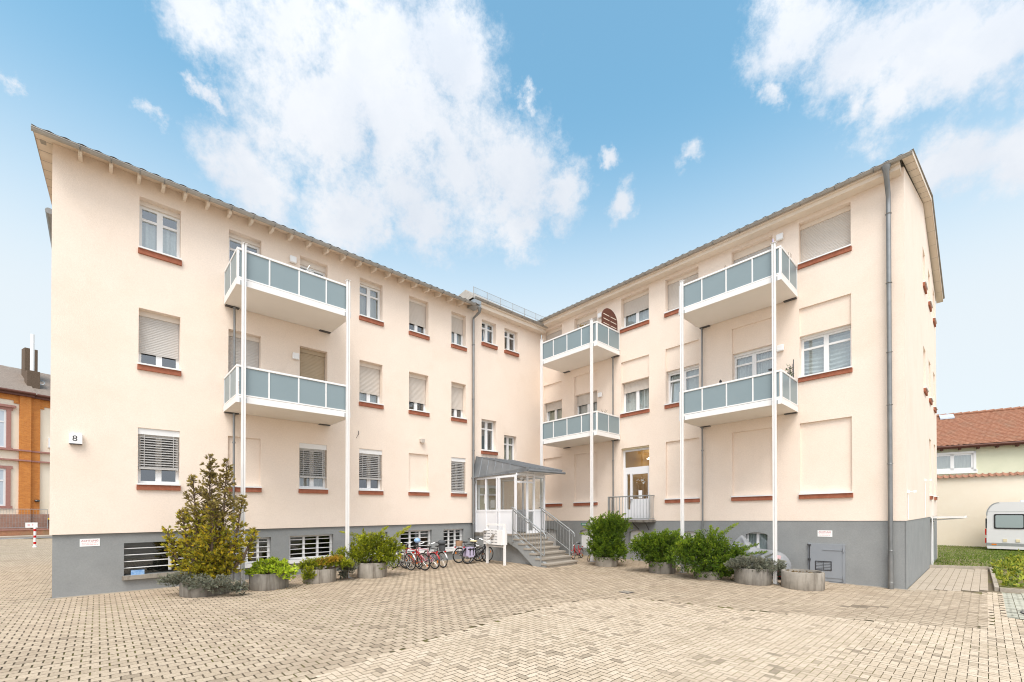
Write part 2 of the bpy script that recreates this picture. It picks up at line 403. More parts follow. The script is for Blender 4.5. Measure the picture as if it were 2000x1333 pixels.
def venetian(F, u0, u1, v0, v1, w, parent, pitch=.062):
    m = MB(); n = round((v1 - v0) / pitch)
    for i in range(n):
        v = v0 + .05 + (v1 - v0 - .05) * i / n
        d, hh = .026, .017
        m.add([F(u, v + a, w + b) for u in (u0 + .01, u1 - .01) for a, b in ((-hh, d), (hh, -d), (hh + .005, -d + .003), (-hh + .005, d + .003))],
              [(0, 1, 5, 4), (2, 3, 7, 6), (0, 4, 7, 3), (1, 2, 6, 5), (0, 3, 2, 1), (4, 5, 6, 7)])
    m.box(F, u0, u1, v0, v0 + .045, w - .025, w + .025)
    for u in (u0 + .13 * (u1 - u0), u1 - .13 * (u1 - u0)): m.box(F, u - .006, u + .006, v0 + .04, v1, w + .024, w + .029)
    return m.build('venetian_blind', 'blind_metal', parent)
def window(F, u0, u1, v0, v1, rev=.2, cols=2, trans=0, shut=None, shf=.7, box=.1, cur=None, sill=True, tilt=False, smat='shutter', bmat='box_cream', rooms='dark_room', w_face=0, folds=9, hor=False, fr=.058, sillw=.02, door=False, clo=0, chi=1):
    top = v1 - box
    m = MB(); a, b = -rev, -rev - .06
    m.box(F, u0, u0 + fr, v0, top, b, a); m.box(F, u1 - fr, u1, v0, top, b, a)
    m.box(F, u0 + fr, u1 - fr, v0, v0 + fr * 1.25, b, a); m.box(F, u0 + fr, u1 - fr, top - fr, top, b, a)
    ui, uj, vi, vj = u0 + fr, u1 - fr, v0 + fr * 1.25, top - fr
    mw = fr * 1.9; cell = (uj - ui - (cols - 1) * mw) / cols
    spans = []
    for c in range(cols):
        p = ui + c * (cell + mw); spans.append((p, p + cell))
        if c: m.box(F, p - mw, p, vi, vj, b, a + .006)
    vt = None
    if trans:
        vt = vi + (vj - vi) * (1 - trans)
        for p, q in spans: m.box(F, p, q, vt - fr * .45, vt + fr * .45, b, a)
    win = m.build('window', 'pvc_white', HOUSE)
    BASE[win] = BASE[HOUSE]
    for k, (p, q) in enumerate(spans):
        for lo, hi in (((vi, vt - fr * .45), (vt + fr * .45, vj)) if trans else ((vi, vj),)):
            g = MB(); lean = .07 if tilt and k == cols - 1 else 0
            g.poly(F(p, lo, b + .03), F(q, lo, b + .03), F(q, hi, b + .03 - lean), F(p, hi, b + .03 - lean)); g.build('pane', 'glass', win, fix=False)
    if tilt:                                   # one sash tipped inwards
        p, q = spans[-1]; g = MB()
        for x0, x1 in ((p, p + .035), (q - .035, q)):
            g.add([F(x, v, w) for v, w0 in ((vi, 0), (vj, -.10)) for x in (x0, x1) for w in (b + .05 + w0, b + .01 + w0)],
                  [(0, 1, 3, 2), (4, 6, 7, 5), (0, 4, 5, 1), (2, 3, 7, 6), (0, 2, 6, 4), (1, 5, 7, 3)])
        g.build('sash', 'pvc_white', win)
    if box:
        g = MB(); g.box(F, u0, u1, top, v1, b, -rev + (.12 if shut == 'ven' else .05)); g.build('shutter_box', bmat, win)
    if shut == 'roll':
        slats(F, u0 + .012, u1 - .012, top - shf * (top - v0) + .02, top, -rev + .018, smat, win)
    elif shut == 'ven':
        venetian(F, u0 + .02, u1 - .02, top - shf * (top - v0), top, -rev + .085, win)
    if cur and not (shut == 'roll' and shf > .95):
        curtain(F, ui - .02, uj + .02, vi - .02 + clo * (vj - vi), vi + chi * (vj - vi) + .02, b - .07, cur, win, folds, horizontal=hor)
    if not (shut == 'roll' and shf > .98):
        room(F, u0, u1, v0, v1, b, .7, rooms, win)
    if sill:
        g = MB(); g.box(F, u0 - sillw, u1 + sillw, v0 - .135, v0 - .022, -.05, w_face + .045); g.build('sill', 'sandstone_red', win)
        g = MB(); g.box(F, u0 - sillw * .6, u1 + sillw * .6, v0 - .022, v0 + .010, -rev, w_face + .075); g.build('sill_cover', 'pvc_white', win)
    return win
# --- left wing and stair wing (frame FM)
cA, cB, cC, cD, cE, cF = (12.43, 13.18), (10.73, 11.46), (9.02, 9.77), (7.31, 8.06), (5.63, 6.37), (4.04, 4.68)
H = []
for c in (cA, cB, cD, cE, cF): H += [(*c, 8.04, 9.2, .27, False), (*c, 5.43, 6.69, .27, False)]
H += [(*cC, 7.42, 9.2, .27, False), (*cC, 4.75, 6.69, .27, False)]
for c in (cA, cC, cD, cF): H.append((*c, 2.74, 4.0, .22, False))
for c in (cB, cE): H.append((*c, 2.74, 4.0, .06, True))
MW = [(2.55, 3.27, 8.47, 9.34), (1.39, 2.11, 8.46, 9.33), (2.54, 3.28, 4.37, 5.56), (1.45, 2.13, 3.9, 5.08)]
wall(FM, 3.76, 14.54, 1.65, 9.66, H, 'wall', 'stucco')
wall(FM, 0, 3.76, 1.65, 9.9, [(*h, .27, False) for h in MW], 'wall', 'stucco', w0=-.03)
sheet(FM, [((3.76, 9.5, -.03), (3.76, 9.9, -.03), (3.76, 9.9, -.6), (3.76, 9.5, -.6))], 'wall', 'stucco')
BW = [(12.16, 13.40, .70, 1.42), (10.46, 11.28, .75, 1.42), (8.81, 10.0, .77, 1.43), (7.10, 7.92, .76, 1.43), (5.45, 6.64, .76, 1.45), (4.10, 4.97, .75, 1.44)]
wall(FM, 3.76, 14.50, -.3, 1.65, [(*h, .2, False) for h in BW], 'plinth', 'plinth_grey', w0=-.05)
sheet(FM, [((3.76, 1.65, -.05), (14.54, 1.65, -.05), (14.54, 1.65, 0), (3.76, 1.65, 0))], 'drip_edge', 'zinc')
wall(FM, 0, 3.76, -.3, 1.65, [], 'plinth', 'plinth_grey', w0=-.05)
# unseen sides and backs so the house is a closed body
sheet(FM, [((14.54, 1.65, 0), (14.54, 9.66, 0), (14.54, 10.6, -5), (14.54, 9.66, -10), (14.54, 1.65, -10))], 'wall', 'stucco')
sheet(FM, [((14.50, -.3, -.05), (14.50, 1.65, -.05), (14.50, 1.65, -10), (14.50, -.3, -10)), ((14.5, -.3, -10), (14.5, 9.6, -10), (-10, 9.6, -10), (-10, -.3, -10))], 'plinth', 'plinth_grey')
for c, kw in ((cA, dict(trans=.26, cur='curtain_lace', folds=5, chi=.72)), (cB, dict(trans=.24)), (cD, dict(trans=.24, cur='curtain_grey')), (cE, dict(shut='roll', shf=.68)), (cF, dict(shut='roll', shf=.52, cur='curtain_lace'))):
    window(FM, *c, 8.04, 9.2, sill=True, **kw)
window(FM, *cC, 7.42, 9.2, sill=False, trans=.2, box=.16)
for c, f, s_ in ((cA, .74, 'shutter_grey'), (cB, .93, 'shutter_grey'), (cD, .72, 'shutter'), (cE, .72, 'shutter'), (cF, .70, 'shutter')):
    window(FM, *c, 5.43, 6.69, shut='roll', shf=f, smat=s_, cur='curtain_lace' if c is cD else None, box=.12)
window(FM, *cC, 4.75, 6.69, sill=False, shut='roll', shf=1.0, smat='shutter_brown', bmat='shutter_brown', box=.12)
for c, f in ((cA, .70), (cC, .73), (cD, .70), (cF, .97)):
    window(FM, *c, 2.74, 4.0, rev=.15, shut='ven', shf=f, box=.14, bmat='pvc_white', cur='curtain_grey' if c is cC else None)
def sill_only(F, u0, u1, v0, wf=0):
    g = MB(); g.box(F, u0 - .02, u1 + .02, v0 - .135, v0 - .022, -.04, wf + .045); s_ = g.build('sill', 'sandstone_red', HOUSE)
    g = MB(); g.box(F, u0 - .015, u1 + .015, v0 - .022, v0 + .012, -.06, wf + .075); g.build('sill_cover', 'pvc_white', s_)
for c in (cB, cE): sill_only(FM, *c, 2.74)
for i, h in enumerate(MW):
    window(FM, *h, rev=.2, trans=.26, box=0, tilt=(i == 0), cur='curtain_beige' if i == 3 else None, rooms='pale_room' if i >= 2 else 'dark_room')
# cellar windows of the left wing: mullions and through-going bars
for i, (u0, u1, v0, v1) in enumerate(BW):
    m = MB(); n = 3; fr = .045
    if i: m.box(FM, u0, u1, v1 - fr, v1, -.23, -.17); m.box(FM, u0, u1, v0, v0 + .05, -.23, -.17)
    for k in range(n + 1):
        if i == 0 and k in (2, 3): continue
        u = u0 + (u1 - u0 - .055) * k / n; m.box(FM, u, u + .055, v0 + .05, v1 - fr, -.23, -.17)
    win = m.build('cellar_window', 'white_paint', HOUSE)
    b = MB()
    for k in range(1, 5): 
        v = v0 + (v1 - v0) * k / 5 + .02; b.box(FM, u0, u1, v - .009, v + .009, -.115 if i == 0 else -.16, -.10 if i == 0 else -.145)
    b.build('bar', 'white_paint', win)
    g = MB(); g.poly(FM(u0, v0, -.2), FM(u1, v0, -.2), FM(u1, v1, -.2), FM(u0, v1, -.2)); g.build('pane', 'glass_clear', win, fix=False)
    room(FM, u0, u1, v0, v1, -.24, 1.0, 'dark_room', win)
    g = MB(); g.box(FM, u0 - .03, u1 + .03, v0 - .09, v0, -.22, .03); g.build('sill', 'concrete_pale' if i == 0 else 'white_paint', win)
# --- right wing (frame FR)
ra, rb, rc, rd, re_, rf = (10.53, 11.55), (8.78, 9.88), (6.61, 7.72), (4.88, 6.0), (2.78, 3.88), (1.01, 2.14)
H = []
for c in (ra, rc, rd, rf): H += [(*c, 8.57, 9.69, .27, False), (*c, 5.51, 6.63, .27, False), (*c, 6.63, 7.37, .05, True)]
for c in (rb, re_): H += [(*c, 7.86, 9.69, .27, False), (*c, 4.76, 6.63, .27, False), (*c, 6.63, 7.37, .05, True)]
for c in (ra, rb, rd, re_, rf): H.append((*c, 2.37, 4.27, .06, True))
H.append((*rc, 1.65, 4.25, .27, False))
wall(FR, 0, 11.66, 1.65, 9.98, H, 'wall', 'stucco')
AR = [(10.85, 11.6, .6, 1.31), (8.83, 9.62, .6, 1.31), (6.78, 7.42, .58, 1.31), (4.85, 5.55, .6, 1.31), (2.94, 3.52, .66, 1.32)]
wall(FR, 0, 11.66, -.3, 1.65, [(*h, .2, False) for h in AR], 'plinth', 'plinth_grey', w0=-.012)
for c, kw in ((ra, dict(shut='roll', shf=.97)), (rc, dict(shut='roll', shf=.5, smat='shutter', cur='curtain_lace')), (rd, dict(shut='roll', shf=1.0)), (rf, dict(shut='roll', shf=1.0))):
    window(FR, *c, 8.57, 9.69, box=.12, bmat='cornice', **kw)
window(FR, *rb, 7.86, 9.69, box=.2, bmat='cornice', shut='roll', shf=.6, sill=False)
window(FR, *re_, 7.86, 9.69, box=.2, bmat='cornice', shut='roll', shf=.9, smat='shutter_grey', sill=False)
for c, kw in ((ra, dict(shut='roll', shf=.3, cur='curtain_beige', tilt=True, box=0)), (rc, dict(shut='roll', shf=.33, cur='curtain_lace', box=0, folds=7)), (rd, dict(trans=.22, cur='curtain_lace', box=.06, tilt=True, folds=6)),
              (rf, dict(trans=.25, cur='curtain_lace', hor=True, folds=9, box=.05))):
    window(FR, *c, 5.51, 6.63, bmat='pvc_white', **kw)
window(FR, *rb, 4.76, 6.63, sill=False, shut='roll', shf=.22, cur='curtain_grey', box=0, folds=14)
window(FR, *re_, 4.76, 6.63, sill=False, trans=.13, cur='curtain_lace', box=.07, bmat='pvc_white', folds=12)
for c in (ra, rb, rd, re_, rf): sill_only(FR, *c, 2.37)
# glazed door with French-balcony rail in the middle of the right wing
u0, u1 = rc
m = MB(); a, b = -.14, -.2
for q in ((u0, u0 + .06, 1.65, 4.2), (u1 - .06, u1, 1.65, 4.2)): m.box(FR, *q, b, a)
for q in ((1.65, 1.72), (3.42, 3.56), (4.13, 4.2)): m.box(FR, u0 + .06, u1 - .06, *q, b, a)
m.box(FR, u1 - .36, u1 - .28, 1.72, 3.42, b, a + .004); m.box(FR, u0 + .06, u0 + .13, 1.72, 3.42, b, a + .004); m.box(FR, u1 - .14, u1 - .06, 1.72, 3.42, b, a + .004)
m.box(FR, u0 + .13, u1 - .36, 3.30, 3.42, b, a + .004); m.box(FR, u0 + .13, u1 - .36, 1.72, 2.42, b, a + .004); m.box(FR, u1 - .28, u1 - .14, 3.32, 3.42, b, a + .004); m.box(FR, u1 - .28, u1 - .14, 1.72, 2.05, b, a + .004)
door = m.build('balcony_door', 'porch_white', HOUSE)
for q in ((u0 + .13, u1 - .36, 2.42, 3.30), (u1 - .28, u1 - .14, 2.05, 3.32), (u0 + .06, u1 - .06, 3.56, 4.13)):
    g = MB(); g.poly(FR(q[0], q[2], -.17), FR(q[1], q[2], -.17), FR(q[1], q[3], -.17), FR(q[0], q[3], -.17)); g.build('pane', 'glass_clear', door, fix=False)
room(FR, u0, u1, 1.65, 4.2, b, 2.4, 'warm_room', door)
g = MB(); g.box(FR, u0 - .0, u1, 4.2, 4.25, -.2, -.06); g.build('lintel_strip', 'vent_cream', door)
g = MB()
for q in ((u0 + .22, u0 + .55, 3.92, 3.96, -1.6, -.9), (u1 - .5, u1 - .15, 3.98, 4.02, -2.2, -1.5)): g.box(FR, *q)
lt = g.build('ceiling_lamp', 'sign_white', door)
MT['lamp'] = bpy.data.materials.new('lamp'); MT['lamp'].use_nodes = True
_b = MT['lamp'].node_tree.nodes['Principled BSDF']; _b.inputs['Emission Color'].default_value = (1, .85, .55, 1); _b.inputs['Emission Strength'].default_value = 3
lt.data.materials[0] = MT['lamp']
g = MB(); g.box(FR, u0 + .36, u0 + .50, 2.44, 2.72, -.155, -.15); g.build('notice', 'sign_white', door)
g = MB(); r2 = random.Random(3)
for k in range(26):
    c = FR(u0 + .28 + r2.random() * .42, 2.98 + r2.random() * .2, -.26 - r2.random() * .1); g.poly(*[c + Vector((r2.uniform(-.06, .06), r2.uniform(-.02, .02), r2.uniform(-.05, .05))) for _ in range(3)])
g.build('window_decoration', 'sign_white', door, fix=False)
g = MB(); g.box(FR, u1 - .33, u1 - .31, 2.28, 2.42, -.13, -.10); g.box(FR, u1 - .40, u1 - .31, 2.395, 2.42, -.115, -.10); g.build('handle', 'chrome', door)
m = MB()
ul, ur_ = 8.05, 6.42
m.tube([FR(ul, 2.5, .03), FR(ul, 2.5, .32), FR(ur_, 2.5, .32), FR(ur_, 2.5, .02)], .022); m.tube([FR(ul, 1.72, .03), FR(ul, 1.72, .32), FR(ur_, 1.72, .32), FR(ur_, 1.72, .02)], .018)
for k in range(15):
    u = ul + (ur_ - ul) * k / 14; m.tube([FR(u, 1.72, .32), FR(u, 2.5, .32)], .016 if k in (0, 4, 14) else .009, 6)
for w in (.08, .16, .24):
    for u in (ul, ur_): m.tube([FR(u, 1.72, w), FR(u, 2.5, w)], .009, 6)
m.box(FR, ul - .02, ul + .02, 1.7, 2.52, .28, .34)
rail = m.build('door_railing', 'galvanised', HOUSE)
g = MB(); g.box(FR, ur_ - .05, ul + .05, 1.60, 1.68, 0, .38); g.build('platform', 'concrete', rail)
g = MB(); g.tube([FR(7.1, 1.60, .3), FR(7.0, 1.35, .02)], .018, 6); g.tube([FR(6.6, 1.60, .3), FR(6.62, 1.35, .02)], .018, 6); g.build('bracket', 'steel_dark', rail)
# arched cellar openings
for i, (u0, u1, v0, v1) in enumerate(AR):
    F = FR; spring = v1 - .07
    top = lambda u: v1 - .07 * ((2 * (u - u0) / (u1 - u0) - 1) ** 2)
    m = MB(); n = 12                           # render filling above the arch
    for k in range(n):
        a, b = u0 + (u1 - u0) * k / n, u0 + (u1 - u0) * (k + 1) / n
        for w in (-.012, ): m.poly(F(a, top(a), w), F(b, top(b), w), F(b, v1, w), F(a, v1, w))
        m.poly(F(a, top(a), -.012), F(b, top(b), -.012), F(b, top(b), -.2), F(a, top(a), -.2))
    m.build('arch_soffit', 'plinth_grey', HOUSE, fix=False)
    if i < 4:
        m = MB(); m.prism(F, [(u0 + .0, v0), (u1, v0)] + [(u1 - (u1 - u0) * k / n, top(u1 - (u1 - u0) * k / n) - .002) for k in range(n + 1)], -.14, -.12)
        m.build('arch_panel', 'white_paint', HOUSE)
    else:
        m = MB()
        for q in ((u0, u0 + .04, v0, v1), (u1 - .04, u1, v0, v1), ((u0 + u1) / 2 - .035, (u0 + u1) / 2 + .035, v0, v1)): m.box(F, *q, -.18, -.13)
        m.box(F, u0 + .04, u1 - .04, v0, v0 + .04, -.18, -.13); m.box(F, u0, u1, v1 - .045, v1, -.185, -.128)
        win = m.build('cellar_window', 'white_paint', HOUSE)
        g = MB(); g.poly(F(u0, v0, -.15), F(u1, v0, -.15), F(u1, v1, -.15), F(u0, v1, -.15)); g.build('pane', 'glass', win, fix=False)
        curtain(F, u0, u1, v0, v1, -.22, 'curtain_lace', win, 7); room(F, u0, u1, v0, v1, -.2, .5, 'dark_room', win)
# cellar hatch
m = MB(); u0, u1, v0, v1 = 1.21, 1.93, .09, 1.05
m.box(FR, u0, u1, v0, v1, -.02, .022)
hatch = m.build('cellar_hatch', 'hatch_grey', HOUSE)
g = MB(); g.box(FR, u0 - .05, u0, v0 - .03, v1, -.02, .03); g.box(FR, u1, u1 + .03, v0 - .03, v1 + .02, -.02, .012); g.box(FR, u0 - .05, u1 + .03, v0 - .05, v0 - .012, -.02, .03); g.build('hatch_frame', 'hatch_grey', hatch)
g = MB()
for v in (.19, .90):
    g.box(FR, u0 - .03, u0 + .42, v - .012, v + .012, .022, .034); g.tube([FR(u0 - .02, v - .05, .04), FR(u0 - .02, v + .05, .04)], .016, 8)
g.build('hinge', 'hatch_grey', hatch)
g = MB(); g.box(FR, 1.44, 1.80, .36, .40 - .02, .022, .03); g.box(FR, 1.44, 1.80, .585, .605, .022, .03); g.box(FR, 1.44, 1.46, .38, .585, .022, .03); g.box(FR, 1.78, 1.80, .38, .585, .022, .03); g.box(FR, 1.615, 1.625, .38, .585, .022, .028)
for k in range(5): g.box(FR, 1.46, 1.78, .40 + k * .04, .408 + k * .04, .022, .026)
g.build('vent_grille', 'steel_dark', hatch)
g = MB(); g.tube([FR(u1 - .005, .35, .035), FR(u1 - .005, 1.02, .035)], .012, 6); g.box(FR, u1 - .03, u1 + .03, .60, .66, .02, .06); g.box(FR, u1 - .04, u1 + .04, 1.0, 1.03, .02, .05); g.build('bolt', 'steel_dark', hatch)
# --- gable of the right wing (frame FG)
GD = 9.7
GH = [(u, u + .75, v0, v1, .14, True) for u in (4.55, 6.4, 8.3) for v0, v1 in ((8.85, 9.95), (5.62, 6.9), (2.37, 4.27)) if not (u == 4.55 and v0 == 2.37)]
wall(FG, 0, GD, 1.65, 9.98, GH, 'wall', 'stucco')
sheet(FG, [((0, 9.98, 0), (GD, 9.98, 0), (4.85, 11.38, 0))], 'wall', 'stucco')
sheet(FG, [((0, -.3, -.012), (GD, -.3, -.012), (GD, 1.65, -.012), (0, 1.65, -.012)), ((0, 1.65, -.012), (GD, 1.65, -.012), (GD, 1.65, 0), (0, 1.65, 0))], 'plinth', 'plinth_grey')
sheet(FG, [((GD, -.3, 0), (GD, 9.98, 0), (GD, 9.98, -14), (GD, -.3, -14))], 'wall', 'stucco')
for q in GH: sill_only(FG, q[0], q[1], q[2])
# canopy, door strip and pipe on the gable
m = MB(); m.box(FG, 6.75, 8.2, 1.62, 1.65, .02, .80); cp = m.build('gable_canopy', 'glass_green', HOUSE)
g = MB()
for u in (6.8, 8.15): g.tube([FG(u, 1.52, .0), FG(u, 1.60, .79)], .014, 6)
g.box(FG, 6.72, 8.23, 1.60, 1.66, .79, .83); g.box(FG, 6.72, 6.76, 1.60, 1.66, 0, .79); g.build('canopy_frame', 'white_paint', cp)
m = MB(); m.box(FG, 6.95, 7.95, -.05, 1.45, -.02, .012); m.build('gable_door', 'pvc_white', HOUSE)
m = MB(); m.tube([FG(6.72, -.05, .04), FG(6.72, 1.6, .04)], .018, 8); m.build('pipe', 'pvc_white', HOUSE)
# ------------------------------------------------------------------ roofs
def tiles(F, u0, u1, w0, v0, w1, v1, name, material='roof_tile', pitch=.235, amp=.016, rows=14):
    m = MB(); n = round((u1 - u0) / pitch) * 6; P = []
    for j in range(rows + 1):
        t_ = j / rows
        for i in range(n + 1):
            u = u0 + (u1 - u0) * i / n; P.append(F(u, v0 + (v1 - v0) * t_ + amp * max(-.3, cos(2 * pi * i / 6)) + .015, w0 + (w1 - w0) * t_))
    m.add(P, [(j * (n + 1) + i, j * (n + 1) + i + 1, (j + 1) * (n + 1) + i + 1, (j + 1) * (n + 1) + i) for j in range(rows) for i in range(n)])
    return m.build(name, material, HOUSE, smooth=True, fix=False)
def gutter(F, u0, u1, v, w, r=.055, material='zinc_old', brackets=None):
    m = MB(); n = 8; P = []
    for u in (u0, u1):
        P += [F(u, v - r * sin(pi * k / n), w + r * cos(pi * k / n)) for k in range(n + 1)] + [F(u, v - (r - .006) * sin(pi * k / n), w + (r - .006) * cos(pi * k / n)) for k in range(n, -1, -1)]
    k = 2 * (n + 1)
    m.add(P, [(i, (i + 1) % k, k + (i + 1) % k, k + i) for i in range(k)] + [tuple(range(n + 1)), tuple(range(k + n, k - 1, -1))])
    m.tube([F(u0, v, w + r), F(u1, v, w + r)], .012, 6)
    o = m.build('gutter', material, HOUSE)
    if brackets:
        b = MB()
        for u in brackets:
            b.tube([F(u, v + .01, w - r), *[F(u, v - (r + .006) * sin(pi * q / 6), w - (r + .006) * cos(pi * q / 6)) for q in range(7)]], .008, 5)
        b.build('gutter_bracket', 'zinc', o)
    return o
RAF = [14.13, 13.66, 13.2, 12.78, 12.38, 11.94, 11.49, 11.02, 10.54, 10.08, 9.61, 9.13, 8.65, 8.17, 7.7, 7.24, 6.77, 6.3, 5.83, 5.36, 4.89, 4.43]
tiles(FM, 3.72, 14.80, .49, 9.525, -5, 10.65, 'roof'); tiles(FM, 3.72, 14.80, -5, 10.65, -10.5, 9.5, 'roof')
m = MB(); m.box(lambda u, v, w: FM(u, v - .30 * (w), w), 4.0, 14.78, 9.63, 9.655, -.02, .43); m.build('soffit', 'soffit_wood', HOUSE)
m = MB(); m.box(lambda u, v, w: FM(u, v - .30 * (w), w), 14.54, 14.78, 9.63, 9.655, -.02 - 0, -.02 - .001)
m = MB()                                        # boarded verge of the left gable
for j in range(10):
    a, b = .43 - j * .55, .43 - (j + 1) * .55 + .02
    f = lambda w: 9.64 - .30 * w if w > 0 else 9.64 - .19 * w
    m.poly(FM(14.54, f(a), a), FM(14.78, f(a), a), FM(14.78, f(b), b), FM(14.54, f(b), b)); m.poly(FM(14.78, f(a) - .02, a), FM(14.78, f(a) + .07, a), FM(14.78, f(b) + .07, b), FM(14.78, f(b) - .02, b))
m.build('verge_board', 'soffit_wood', HOUSE, fix=False)
for u in RAF:
    m = MB(); m.prism(lambda a, b, w: FM(u + w, b, a), [(-.02, 9.64), (-.02, 9.46), (.30, 9.41), (.36, 9.46), (.36, 9.535)], -.031, .031); m.build('rafter_tail', 'cornice', HOUSE)
gutter(FM, 3.98, 14.80, 9.49, .47, brackets=RAF)
# right wing roof
tiles(FR, -.21, 11.75, .44, 10.0, -4.85, 11.54, 'roof'); tiles(FR, -.21, 11.75, -4.85, 11.54, -10.2, 10.16, 'roof')
m = MB(); m.box(FR, .04, 11.55, 9.80, 9.96, 0, .30); m.box(FR, .04, 11.5, 9.90, 9.965, .30, .36); m.build('cornice', 'cornice', HOUSE)
gutter(FR, -.19, 11.60, 9.975, .42, brackets=[.5 + .75 * k for k in range(15)])
m = MB()                                        # verge of the right gable
for a, b, va, vb in ((-.42, 4.85, 9.95, 11.40), (4.85, 10.15, 11.40, 9.95)):
    n = 8
    for k in range(n):
        p, q = a + (b - a) * k / n, a + (b - a) * (k + 1) / n - .012; vp, vq = va + (vb - va) * k / n, va + (vb - va) * (k + 1) / n
        m.poly(FG(p, vp, 0), FG(q, vq, 0), FG(q, vq, .19), FG(p, vp, .19)); m.poly(FG(p, vp - .02, .19), FG(q, vq - .02, .19), FG(q, vq + .08, .19), FG(p, vp + .08, .19))
m.build('verge_board', 'cornice', HOUSE, fix=False)
# stair wing roof, higher and steeper, with its snow guard
m = MB(); m.box(FM, .0, 3.85, 9.60, 9.78, -.03, .24); m.box(FM, .0, 3.88, 9.74, 9.80, .24, .30); m.build('cornice', 'cornice', HOUSE)
gutter(FM, .02, 3.92, 9.84, .34, brackets=[.3 + .6 * k for k in range(6)])
m = MB(); m.poly(FM(3.9, 9.86, .3), FM(.0, 9.86, .3), FM(.6, 9.9, 0), FM(2.0, 10.25, -.35), FM(3.6, 10.55, -.6)); m.poly(FM(3.9, 9.86, .3), FM(3.6, 10.55, -.6), FM(3.9, 9.86, -3.5)); m.poly(FM(.6, 9.9, 0), FM(2, 10.25, -.35), FM(3.6, 10.55, -.6), FM(3.9, 9.86, -3.5), FM(0, 9.86, -3.5))
m.build('roof', 'roof_tile', HOUSE, fix=False)
m = MB()
for v in (9.97, 10.19): m.tube([FM(3.95, v, .33), FM(.1, v, .33)], .006, 4)
for k in range(78):
    u = 3.95 - 3.85 * k / 77; m.tube([FM(u, 9.95 if k % 13 else 9.86, .33), FM(u, 10.20, .33)], .0035 if k % 13 else .010, 4, cap=False)
m.build('snow_guard', 'zinc_old', HOUSE)
m = MB(); m.box(FM, 3.66, 3.98, 9.50, 9.72, .02, .42); m.build('flashing_box', 'galvanised', HOUSE)
# gutter of the wing behind the left gable
m = MB(); g2 = Frame(FM(14.54, 0, 0), UR, -UL)
m.tube([g2(1.84, 9.12, .15), g2(4.9, 9.06, .15)], .07, 12); m.build('gutter', 'zinc', HOUSE)
# downpipes
def downpipe(F, u, v0, v1, w, r, gut_v, gut_w, rings, material='zinc'):
    m = MB(); m.tube([F(u, gut_v - .02, gut_w), F(u, gut_v - .16, gut_w), F(u, v1 - .02, w), F(u, v1 - .25, w), F(u, v0, w)], [r * 2.0, r * 1.15, r, r, r], 12)
    o = m.build('downpipe', material, HOUSE, smooth=False); smooth_by_angle(o, 50)
    for v in rings: g = MB(); g.torus(F(u, v, w), (0, 0, 1), r + .004, .012, 14, 5); g.tube([F(u, v, w - r), F(u, v, 0)], .009, 5); g.build('pipe_clip', material, o)
m = MB(); m.box(FM, 13.05, 13.28, .70, .80, -.16, -.06); m.build('storage_box', 'helmet_blue', HOUSE)
downpipe(FM, 3.76, .1, 9.2, .09, .042, 9.45, .44, (8.2, 6.2, 4.3, 1.6))
downpipe(FR, .27, .02, 9.4, .10, .047, 9.93, .42, (8.95, 7.3, 5.65, 4.4, 3.0, .95, .2))
g = MB(); g.tube([FR(.27, .02, .10), FR(.27, .85, .10)], .058, 12); smooth_by_angle(g.build('pipe_sleeve', 'zinc', HOUSE), 50)
# ------------------------------------------------------------------ balconies
def balcony(F, u0, u1, vb, posts, mull, vr):
    D = 1.40
    m = MB(); m.box(F, u0, u1, vb, vb + .055, 0.03, D); m.box(F, u0, u1, vb + .055, vb + .135, .03, D + .012)
    bal = m.build('balcony', 'slab_white', HOUSE)
    m = MB(); t0, t1 = vb + .155, vr
    m.box(F, u0, u1, t1 - .045, t1, D - .03, D + .012); m.box(F, u0, u1, t0, t0 + .03, D - .025, D + .006)
    for u in (u0, u1 - .03): 
        m.box(F, u, u + .03, t1 - .045, t1, .03, D - .03); m.box(F, u, u + .03, t0, t0 + .03, .03, D - .025); m.box(F, u, u + .03, t0, t1 - .045, .03, .06); m.box(F, u, u + .03, t0 + .03, t1 - .045, .70, .725)
    for u in [u0, u1 - .045]: m.box(F, u, u + .045, t0 - .02, t1 - .045, D - .05, D + .004)
    for u in mull: m.box(F, u - .016, u + .016, t0 + .03, t1 - .045, D - .03, D + .003)
    m.box(F, u0 - .004, u1 + .004, vb - .004, vb + .14, D + .0125, D + .018); 
    for u in (u0 - .006, u1 + .001): m.box(F, u, u + .005, vb - .004, vb + .14, .03, D + .012)
    m.build('railing_frame', 'white_paint', bal)
    us = sorted([u0 + .045] + list(mull) + [u1 - .045])
    for a, b in zip(us, us[1:]):
        g = MB(); g.box(F, a + .014, b - .014, t0 + .036, t1 - .05, D - .018, D - .010); g.build('panel', 'panel_blue', bal)
    for u in (u0 + .012, u1 - .018):
        for a, b in ((.062, .698), (.727, D - .052)):
            g = MB(); g.box(F, u, u + .006, t0 + .034, t1 - .05, a, b); g.build('panel', 'panel_blue', bal)
    for a, b in ((u0 + .02, u0 + .32), (u1 - .32, u1 - .02)): g = MB(); g.box(F, a, b, vb - .022, vb - .002, .0, .10); g.build('wall_bracket', 'steel_dark', bal)
    return bal
SPEC = [(FM, 8.94, 11.56, (7.25, 8.09), (4.58, 5.43), (9.03, 11.43), (9.57, 10.23, 10.89), 11.35),
        (FR, 2.17, 4.83, (7.68, 8.53), (4.58, 5.43), (2.32, 4.72), (2.84, 3.5, 4.16), 4.73),
        (FR, 7.76, 10.40, (7.65, 8.49), (4.59, 5.42), (7.94, 10.30), (8.43, 9.09, 9.75), 8.0)]
